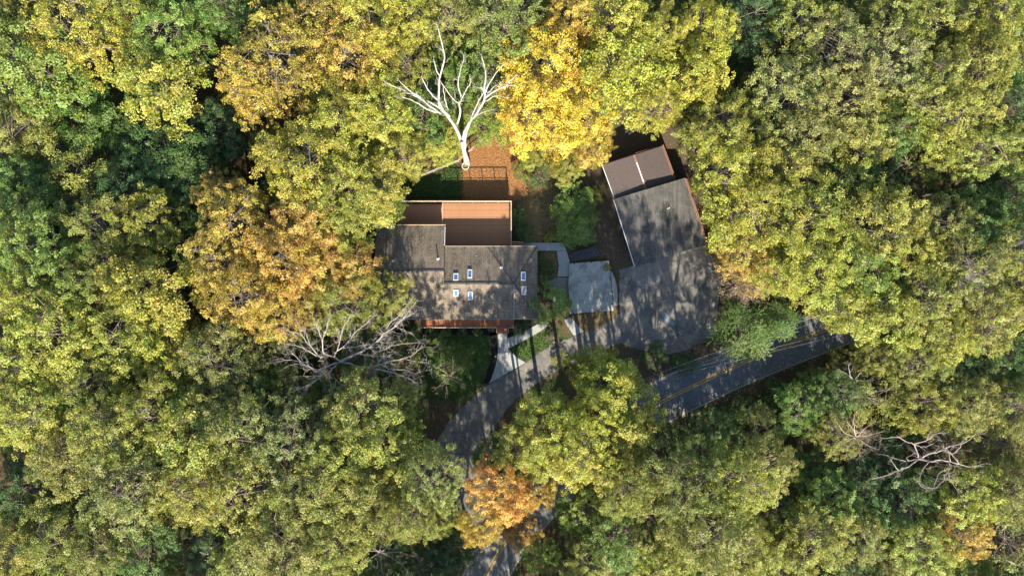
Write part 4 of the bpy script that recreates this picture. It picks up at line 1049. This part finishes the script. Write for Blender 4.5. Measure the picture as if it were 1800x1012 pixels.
# ------------------------------------------------------------------ dead trees
def dead_tree(name, label, base, zb, trunk, limbs, mat, r0, twigs, seed, tw_mat=None, tw_len=1.6, tw_r=.03, thin=.85):
    """limbs: ([(px,py)...], z of first, z of last, radius of first, radius of last)"""
    rnd = random.Random(seed)
    b = W(*base, 0); b.z = gz(b.x, b.y); root = empty(name, b); tag(root, label, 'dead tree')
    tp = [b + v3(0, 0, -.4)] + [W(*p) for p in trunk]
    MB().tube(tp, [r0 * 1.25] + [r0 * (1 - .5 * (i + 1) / len(trunk)) for i in range(len(trunk))], 12).build('trunk', mat, root, True)
    tw = MB()
    def twig(p, d, ln, r, depth):
        pts = [p]; dd = d.normalized()
        for i in range(3):
            dd = (dd + Vector((rnd.gauss(0, .22), rnd.gauss(0, .22), rnd.gauss(.06, .18)))).normalized(); pts.append(pts[-1] + dd * ln / 3)
        tw.tube(pts, [r, r * .75, r * .5, r * .28], 4, False)
        if depth:
            for _ in range(rnd.randint(2, 3)):
                i = rnd.randint(1, 3); q = (dd + Vector((rnd.gauss(0, .75), rnd.gauss(0, .75), rnd.gauss(.1, .4)))).normalized()
                twig(pts[i], q, ln * rnd.uniform(.45, .75), r * .6, depth - 1)
    for pts, z0, z1, ra, rb in limbs:
        ln = [0]
        for a, c_ in zip(pts[:-1], pts[1:]): ln.append(ln[-1] + math.hypot(c_[0] - a[0], c_[1] - a[1]))
        P = [W(x, y, z0 + (z1 - z0) * (l / ln[-1])) for (x, y), l in zip(pts, ln)]
        # subdivide with a little crookedness
        Q = []; rad = []
        n = len(P)
        for i in range(n - 1):
            p0 = P[max(i - 1, 0)]; p1 = P[i]; p2 = P[i + 1]; p3 = P[min(i + 2, n - 1)]
            for k in range(3):
                t = k / 3; q = .5 * ((2 * p1) + (p2 - p0) * t + (2 * p0 - 5 * p1 + 4 * p2 - p3) * t * t + (3 * p1 - p0 - 3 * p2 + p3) * t ** 3)
                if i or k: q = q + Vector((rnd.gauss(0, .04), rnd.gauss(0, .04), rnd.gauss(0, .06)))
                Q.append(q)
        Q.append(P[-1]); m_ = len(Q)
        ra, rb = ra * thin, rb * thin
        rad = [ra + (rb - ra) * (i / (m_ - 1)) ** .8 for i in range(m_)]
        MB().tube(Q, rad, 8).build('limb', mat, root, True)
        L_ = sum((Q[i + 1] - Q[i]).length for i in range(m_ - 1))
        for _ in range(int(twigs * L_)):
            i = rnd.randint(max(1, m_ // 4), m_ - 1); d = (Q[i] - Q[i - 1]).normalized()
            twig(Q[i], d + Vector((rnd.gauss(0, .7), rnd.gauss(0, .7), rnd.gauss(.2, .4))), tw_len * rnd.uniform(.5, 1.2), max(tw_r * .7, min(tw_r * 1.3, rad[i] * .5)), 2)
        twig(Q[-1], Q[-1] - Q[-2], tw_len * .7, max(rb * .8, .02), 1)
    if tw.v: tag(tw.build('twigs', tw_mat or mat, root), kind='stuff')
    return root

s2 = lambda pts: [(660 + x * .2766, 20 + y * .2766) for x, y in pts]
dead_tree('dead_tree', 'bare bleached white dead tree rising above the back lawn', (821, 286), 0,
 [(819, 278, 2.2), (816, 268, 5), (814, 257, 8), (812, 250, 9.6)],
 [(s2([(555, 850), (525, 780), (490, 705), (435, 640), (390, 600), (300, 560), (200, 510), (70, 460)]), 8.5, 20, .36, .05),
  (s2([(390, 640), (330, 620), (250, 575), (175, 545)]), 13.5, 18.5, .20, .05), (s2([(440, 645), (400, 570), (350, 520), (295, 425)]), 13.5, 20, .24, .05),
  (s2([(470, 670), (410, 600), (405, 480), (412, 400), (440, 300), (425, 220), (395, 100)]), 13, 25, .24, .05), (s2([(408, 410), (385, 370), (370, 310)]), 19, 22, .11, .04),
  (s2([(290, 550), (200, 490), (150, 440)]), 16.5, 19.5, .13, .04), (s2([(410, 440), (470, 530), (520, 580)]), 18.5, 15.5, .06, .09),
  (s2([(520, 715), (540, 640), (530, 585), (545, 560), (525, 470), (535, 400), (560, 310)]), 11.5, 21, .20, .05), (s2([(545, 560), (575, 500), (605, 455), (600, 425)]), 15.5, 19, .11, .04),
  (s2([(505, 560), (503, 510)]), 15.5, 17, .06, .03), (s2([(430, 480), (440, 560), (455, 610)]), 17.5, 15, .05, .09),
  (s2([(562, 840), (560, 790), (600, 700), (640, 650), (690, 560), (692, 480), (700, 400), (690, 340), (675, 280)]), 8.8, 21.5, .34, .05),
  (s2([(570, 870), (575, 800), (605, 690)]), 8, 12.5, .18, .12), (s2([(600, 700), (660, 560), (690, 520)]), 12, 16, .13, .07),
  (s2([(690, 555), (770, 500), (830, 470), (890, 410)]), 15.5, 20, .20, .04), (s2([(800, 482), (860, 470), (912, 478)]), 18, 19.5, .11, .04),
  (s2([(700, 570), (760, 535), (835, 550)]), 15.5, 18, .11, .04), (s2([(700, 515), (740, 430), (810, 340)]), 16.5, 20.5, .13, .04), (s2([(692, 520), (675, 490), (648, 485)]), 16.5, 17.5, .11, .05),
  (s2([(610, 690), (680, 645), (745, 625)]), 12.5, 15, .10, .03), (s2([(710, 520), (770, 470)]), 16.5, 18.2, .09, .04), (s2([(415, 650), (340, 600), (270, 540), (190, 520)]), 13.5, 18, .16, .04),
  (s2([(330, 500), (390, 550), (415, 600)]), 17, 15, .07, .11)],
 M['dead_white'], .48, .8, 3, tw_len=.9, tw_r=.022, thin=.82)

s3 = lambda pts: [(480 + x * .1977, 520 + y * .1977) for x, y in pts]
dead_tree('dead_tree', 'wide spreading leafless grey tree beside the front lawn', (632, 620), 0,
 [(626, 623, 3), (618, 627, 7), (606, 632, 10.5), (598, 635, 12)],
 [(s3([(590, 585), (700, 530), (800, 490), (880, 440), (950, 370), (1010, 320), (1100, 260), (1160, 195), (1240, 90)]), 11.5, 17, .26, .05),
  (s3([(1080, 275), (1130, 215), (1180, 190), (1250, 150)]), 15.3, 16.8, .09, .03), (s3([(1000, 290), (1060, 220), (1130, 160), (1215, 60)]), 15, 17.5, .08, .03),
  (s3([(1090, 270), (1160, 300), (1240, 345)]), 15, 15.6, .07, .03),
  (s3([(610, 585), (680, 600), (760, 625), (850, 630), (950, 610), (1040, 575), (1150, 560), (1250, 520), (1310, 460)]), 11.3, 15, .22, .04),
  (s3([(840, 640), (960, 655), (1100, 690), (1230, 745)]), 12.5, 14.5, .12, .03), (s3([(850, 655), (900, 700), (980, 745)]), 12.6, 13.6, .09, .03), (s3([(960, 615), (1060, 650), (1160, 655), (1260, 690)]), 13, 14.5, .09, .03),
  (s3([(1160, 555), (1260, 580), (1360, 590)]), 14, 15, .07, .03),
  (s3([(770, 515), (840, 530), (900, 535), (1010, 540)]), 12.5, 14, .11, .03), (s3([(880, 525), (940, 490), (1000, 470), (1090, 435), (1280, 415)]), 13, 15.5, .11, .03),
  (s3([(590, 570), (550, 545), (490, 525), (445, 500), (440, 440), (432, 380), (400, 300), (380, 255)]), 11.5, 16, .22, .04), (s3([(436, 390), (470, 310), (490, 240), (505, 190)]), 14.5, 16.5, .09, .03),
  (s3([(550, 540), (580, 450), (600, 360), (640, 250), (690, 180)]), 12, 16.5, .14, .04), (s3([(540, 510), (640, 440), (700, 360), (780, 280), (900, 180)]), 12.3, 16.8, .14, .04), (s3([(620, 465), (740, 450), (830, 435)]), 13, 15, .09, .03),
  (s3([(460, 520), (420, 545), (380, 500), (300, 410), (240, 340), (130, 310)]), 12.5, 16, .16, .04), (s3([(420, 545), (300, 480), (200, 440), (80, 420)]), 12.8, 15.5, .13, .03), (s3([(240, 345), (245, 280)]), 15, 16, .06, .03), (s3([(330, 440), (300, 340), (250, 290)]), 14, 16, .07, .03),
  (s3([(590, 590), (480, 620), (390, 655), (300, 620), (220, 580), (70, 560)]), 11.3, 15, .20, .04), (s3([(260, 595), (200, 540), (160, 495)]), 13.8, 15, .08, .03), (s3([(300, 620), (200, 600), (100, 640)]), 13.5, 14.5, .07, .03),
  (s3([(570, 600), (540, 625), (500, 680), (440, 705), (350, 770), (200, 840)]), 11.3, 14, .22, .04), (s3([(385, 745), (310, 820), (250, 890)]), 12.8, 13.8, .08, .03), (s3([(440, 705), (340, 715), (240, 712)]), 12.3, 13.8, .09, .03),
  (s3([(480, 700), (500, 760), (520, 830)]), 12.2, 13.2, .08, .03), (s3([(500, 710), (580, 760), (660, 830)]), 12.2, 13.4, .08, .03)],
 M['dead_grey'], .38, 2.1, 5, tw_len=1.5, tw_r=.027, thin=.7)

s5 = lambda pts: [(1440 + x * .2174, 680 + y * .2174) for x, y in pts]
dead_tree('dead_tree', 'sprawling bare pale limbed tree in the woods across the road', (1572, 765), 0,
 [(1584, 772, 4), (1598, 785, 9), (1618, 802, 13)],
 [(s5([(790, 580), (890, 600), (970, 590), (1050, 600), (1130, 620), (1230, 645), (1310, 625)]), 13, 15.5, .19, .04), (s5([(830, 570), (890, 535), (970, 520), (1060, 475), (1140, 460), (1220, 420), (1275, 365)]), 13.2, 16.5, .16, .04),
  (s5([(1000, 510), (1080, 540), (1140, 490), (1150, 450)]), 14.5, 16, .09, .04), (s5([(810, 580), (720, 640), (640, 670), (540, 715), (430, 740)]), 13, 14.5, .15, .04), (s5([(640, 670), (590, 605)]), 13.8, 14.3, .06, .03), (s5([(640, 670), (632, 720), (600, 745)]), 13.8, 14.1, .05, .02),
  (s5([(890, 595), (830, 680), (800, 770), (850, 815)]), 13.5, 14.3, .11, .03), (s5([(1060, 650), (970, 700), (930, 790)]), 14.1, 14.8, .10, .04), (s5([(1055, 610), (1050, 660), (1015, 710), (1000, 760), (930, 815), (850, 800)]), 14, 14.5, .11, .03),
  (s5([(1040, 660), (1050, 715), (1090, 800), (1135, 865)]), 14.1, 14.9, .09, .03), (s5([(800, 575), (790, 510), (760, 460), (700, 440), (640, 405), (510, 415), (495, 450)]), 13, 14.1, .13, .03), (s5([(760, 460), (870, 430), (940, 380), (1000, 370)]), 13.8, 15.5, .12, .03),
  (s5([(865, 430), (880, 390), (900, 350)]), 14.4, 15.1, .06, .03), (s5([(760, 460), (810, 475), (860, 482), (930, 450)]), 13.8, 14.9, .09, .03), (s5([(1130, 620), (1100, 570), (1030, 510)]), 14.7, 15.1, .07, .04), (s5([(790, 580), (720, 590), (705, 570), (750, 548)]), 13.1, 13.7, .07, .03),
  (s5([(1060, 600), (1040, 510), (960, 515)]), 14.3, 14.5, .06, .03), (s5([(700, 600), (620, 580), (520, 545)]), 13.3, 14.3, .07, .02)],
 M['dead_pink'], .30, 1.5, 8, tw_len=1.2, tw_r=.022, thin=.75)

def star(cx, cy, rpx, n, seed, z0, z1):
    rnd = random.Random(seed); out = []
    for i in range(n):
        a = 6.283 * i / n + rnd.uniform(-.3, .3); r_ = rpx * rnd.uniform(.7, 1.1); m_ = a + rnd.uniform(-.2, .2)
        out.append(([(cx, cy), (cx + r_ * .5 * math.cos(m_), cy + r_ * .5 * math.sin(m_)), (cx + r_ * math.cos(a), cy + r_ * math.sin(a))], z0, z1 + rnd.uniform(-.6, .6), .07, .025))
    return out
def bare(label, cx, cy, rpx, z, seed, mat, tmat=None, n=8, tw=1.0):
    b = W(cx, cy, z); k = FOC / CAM_H; bx, by = 900 + b.x * k, 506 - b.y * k
    return dead_tree('bare_tree', label, (bx, by), 0, [(cx, cy, z * .5), (cx, cy, z)], star(cx, cy, rpx, n, seed, z, z + 1.2), M[mat], .15, tw, seed, M[tmat] if tmat else None, 1.2, .022)
bare('rusty twiggy bare tree beside the sprawling pale dead tree', 1505, 768, 40, 13, 21, 'twig', n=9, tw=1.5)
bare('small pinkish bare tree at the driveway edge of the front lawn', 790, 662, 26, 4.0, 22, 'twig', n=8, tw=1.5)
bare('pinkish bare twigs crowning the brown shrub by the parking area', 1315, 497, 34, 9.2, 23, 'twig', n=9, tw=1.6)
bare('leafless grey tree in the woods near the lower driveway mouth', 668, 970, 62, 10.5, 24, 'dead_grey', n=8, tw=.9)
bare('small bare grey tree across the road opposite the parking area', 1500, 668, 30, 10, 25, 'dead_grey', n=7, tw=1.0)
bare('thin bare grey tree in the dark gap behind the dead sprawling tree', 1595, 288, 34, 12, 26, 'twig', n=8, tw=1.2)
bare('bare twiggy tree leaning over a fallen log across the road', 1345, 880, 30, 8, 27, 'dead_grey', n=7, tw=.9)
bare('little bare tree poking from the yellow trees far across the road', 1530, 957, 18, 12, 28, 'dead_grey', n=6, tw=1.0)
def log(pts, z, r0, r1, label, mat):
    P = [W(x, y, zz) for (x, y), zz in zip(pts, z)]
    tag(MB().tube(P, [r0 + (r1 - r0) * i / (len(P) - 1) for i in range(len(P))], 10).build('fallen_log', M[mat], None, True), label, 'log')
log([(303, 246), (330, 252), (360, 260), (385, 263)], [7.0, 7.4, 7.8, 8.2], .2, .1, 'grey fallen trunk propped in the dark trees of the far woods', 'bark')
log([(1325, 850), (1350, 868), (1376, 888)], [8, 8.6, 9.2], .16, .08, 'pale leaning dead trunk in a gap across the road', 'dead_grey')
log([(1752, 975), (1780, 988), (1830, 1008)], [9, 9.5, 10], .12, .2, 'pale leaning trunk lying at the far woods corner across the road', 'dead_white')

# ------------------------------------------------------------------ fallen leaves, grass
def scatter_quads(name, P, size, up, mat, cols, seed, label_kind='stuff', z=.03):
    rng = np.random.default_rng(seed); n = len(P)
    C = np.column_stack([P, np.full(n, z) + rng.uniform(0, .03, n)])
    nor = np.array([0, 0, 1.]) * up + rng.normal(0, .35, (n, 3)); nor /= np.linalg.norm(nor, axis=1)[:, None]
    t = np.cross(nor, rng.normal(0, 1, (n, 3))); t /= np.linalg.norm(t, axis=1)[:, None]; b = np.cross(nor, t)
    ln = rng.uniform(*size, n)[:, None]
    V = np.stack([C - t * ln * .5, C + b * ln * .35, C + t * ln * .5, C - b * ln * .35], 1)
    me = fast_mesh(name, V.reshape(-1, 3), np.arange(n * 4).reshape(n, 4), mat)
    fattr(me, 'spray', rng.uniform(0, 1, n)); fattr(me, 'leaf', rng.uniform(0, 1, n)); fattr(me, 'turned_lit', np.ones(n))
    o = link(name, me); o.color = cols; tag(o, kind='stuff'); return o
rng = np.random.default_rng(4)
def in_poly(poly, n):
    A = np.array(poly); lo, hi = A.min(0), A.max(0); P = rng.uniform(lo, hi, (n * 3, 2)); return P[sdist(P, poly) < 0][:n]
lit = world_poly(ZONES['litter'][0])
scatter_quads('fallen_leaves', in_poly(lit, 7000), (.10, .20), 1.2, M['leaf'], (.36, .17, .05, 1), 1)
rest = rng.uniform((-24, -34), (36, 28), (16000, 2)); cl = sdist(rest, clear_w) < 2
free = np.ones(len(rest), bool)
for q in (HOUSE, garage_w): free &= sdist(rest, q) > .2
edge = np.minimum(np.abs(sdist(rest, drive_w)), 9); keep = cl & free & (rng.uniform(0, 1, len(rest)) < np.where(sdist(rest, drive_w) < 0, .10 + .5 * np.exp(-edge / .6), .6))
for q in (patio_w, walk_w): keep &= (sdist(rest, q) > 0) | (rng.uniform(0, 1, len(rest)) < .04)
scatter_quads('fallen_leaves', rest[keep], (.09, .18), 1.3, M['leaf'], (.30, .19, .07, 1), 2)
lv = []
for _ in range(420):
    x = rf.uniform(hx0 + .2, hx1 - .3); y = rf.uniform(-4.3, 8.9)
    if x > hxm and y > 5.9: continue
    if x > hxr and (y < -4.5 + (x - hxr) * .2): continue
    if x > hxr and not abs(y - .65) < (x - hxr) * 1.5 + 5.2 * (1 - (x - hxr) / 3.4): continue
    lv.append((x, y, roof_z(x, y) + .03))
rl = scatter_quads('fallen_leaves', np.array(lv)[:, :2], (.09, .18), 1.6, M['leaf'], (.32, .20, .08, 1), 9, z=0)
v = np.empty(len(rl.data.vertices) * 3, np.float32); rl.data.vertices.foreach_get('co', v); v = v.reshape(-1, 3); v[:, 2] += np.repeat(np.array(lv)[:, 2], 4); rl.data.vertices.foreach_set('co', v.ravel())
rp = []
RL = np.array(ROAD)
for (cx, cy, sx_, sy_, n) in ((1392, 606, 5, 14, 160), (1408, 596, 4, 6, 40), (1188, 668, 5, 7, 40), (1330, 655, 4, 4, 25), (1206, 720, 3, 4, 25), (1167, 688, 3, 4, 25), (1370, 640, 8, 5, 30), (1486, 595, 6, 4, 40), (1310, 640, 4, 3, 20), (1250, 640, 40, 20, 70), (1420, 590, 40, 20, 60), (870, 985, 25, 20, 60)):
    for _ in range(n): p = W(rf.gauss(cx, sx_), rf.gauss(cy, sy_)); rp.append((p.x, p.y))
for _ in range(2600):
    i_ = rf.randrange(20, len(ROAD) - 30); sd = rf.choice((-1, 1)); o_ = sd * (3.35 + rf.gauss(0, .45) - abs(rf.gauss(0, .25)))
    a_, b_ = ROAD[i_ - 1], ROAD[i_ + 1]; d_ = Vector((b_[0] - a_[0], b_[1] - a_[1])); L_ = d_.length; d_.normalize(); u_ = rf.uniform(-.5, .5) * L_ * .5
    rp.append((ROAD[i_][0] - d_.y * o_ + d_.x * u_, ROAD[i_][1] + d_.x * o_ + d_.y * u_))
scatter_quads('fallen_leaves', np.array(rp), (.10, .20), 1.2, M['leaf'], (.55, .40, .18, 1), 3, z=.05)
fl = rng.uniform((-75, -48), (75, 48), (26000, 2)); fl = fl[(sdist(fl, clear_w) > 0) & (ldist(fl, ROAD) > 3.3) & (sdist(fl, drive_w) > .2)]
o = scatter_quads('forest_leaf_litter', fl, (.14, .30), 1.0, M['leaf'], (.22, .13, .05, 1), 4, z=.0)
v = np.empty(len(o.data.vertices) * 3, np.float32); o.data.vertices.foreach_get('co', v); v = v.reshape(-1, 3); v[:, 2] += height(v[:, :2].astype(float)) + .04
o.data.vertices.foreach_set('co', v.ravel())
gp_ = np.concatenate([in_poly(world_poly(p), 5000) for p in ZONES['grass'][:2]] + [in_poly(world_poly(ZONES['grass'][2]), 900), in_poly(world_poly(ZONES['dry'][0]), 1600)])
gp_ = gp_[sdist(gp_, HOUSE) > .1]
scatter_quads('grass', gp_, (.12, .22), .25, M['leaf'], (.055, .10, .022, 1), 5, z=.05)

# ------------------------------------------------------------------ labels of the woods
LM = [('the white dead tree', W(820, 270)), ('the back deck', W(720, 380)), ('the garage', W(1200, 380)), ('the annex', W(1120, 270)), ('the dead grey tree', W(610, 630)),
      ('the parking area', W(1260, 520)), ('the driveway mouth', W(820, 860)), ('the utility pole', W(1108, 680)), ('the sprawling pale dead tree', W(1610, 790)), ('the shed', W(1200, 0)), ('the propped grey log', W(345, 270)), ('the rusty bare tree', W(1480, 745)), ('the leaning corner trunk', W(1740, 950)), ('the road pole in the trees', W(1640, 490)), ('the grey bare tree', W(680, 930)), ('the porch', W(740, 580))]
ORD = ['closest', 'second closest', 'third closest', 'fourth closest', 'fifth closest', 'sixth closest']
todo = [t for t in TREES if t[2] is None]
for t in TREES:
    if t[2]: tag(t[0], t[2], t[4])
cand = {}
for t in todo:
    if t[0].name.startswith('undergrowth'): continue
    for nm, p in LM:
        d = math.hypot(t[3][0] - p.x, t[3][1] - p.y)
        if d < 30: cand.setdefault((nm, t[1], t[4]), []).append((d, t))
done = set()
used = set()
pairs = []
for (nm, c_, ct), ls in cand.items():
    ls.sort(key=lambda q: q[0])
    for i, (d, t) in enumerate(ls[:6]): pairs.append((i, d, nm, c_, ct, t))
pairs.sort(key=lambda q: (q[0], q[1]))
FORM = {'full': 'full crowned', 'loose': 'loose clumped', 'fine': 'finely tufted', 'thin': 'thin crowned', 'feather': 'feathery', 'bush': 'bushy'}
for i, d, nm, c_, ct, t in pairs:
    if id(t) in done: continue
    done.add(id(t)); tag(t[0], f'{WORD[c_]} {FORM[t[7]]} {ct}, {ORD[i]} such to {nm}', ct)
def zone(x, y):
    dr = ldist(np.array([[x, y]]), ROAD)[0]
    south = False
    A = np.array(ROAD); j = int(np.argmin(np.hypot(A[:, 0] - x, A[:, 1] - y))); j = min(max(j, 1), len(A) - 2); e = A[j + 1] - A[j - 1]
    south = e[0] * (y - A[j][1]) - e[1] * (x - A[j][0]) < 0
    if south: return 'across the road'
    if x > 20: return 'beyond the garage'
    if y > 8: return 'behind the fence'
    return 'past the house end'
for t in todo:
    if id(t) in done: continue
    z_ = zone(*t[3])
    if t[0].name.startswith('undergrowth'):
        tag(t[0], f'low {WORD[t[1]]} shrub under the woodland trees {z_}', 'shrub', f'{WORD[t[1]]} undergrowth {z_}')
    else:
        sz = 'broad' if t[6] > 5.6 else ('narrow' if t[6] < 4.6 else 'medium')
        tag(t[0], f'{sz} {WORD[t[1]]} {FORM[t[7]]} {t[4]} in the woods {z_}', t[4], f'{sz} {WORD[t[1]]} {FORM[t[7]]} {t[4]}s {z_}')
for t in TREES:
    if not t[2] and t[0].get('group') is None and t[0].name.startswith('undergrowth'): t[0]['group'] = 'undergrowth'
print('trees', len(TREES), 'fill', nfill, 'young', nyoung, 'bush', nb)
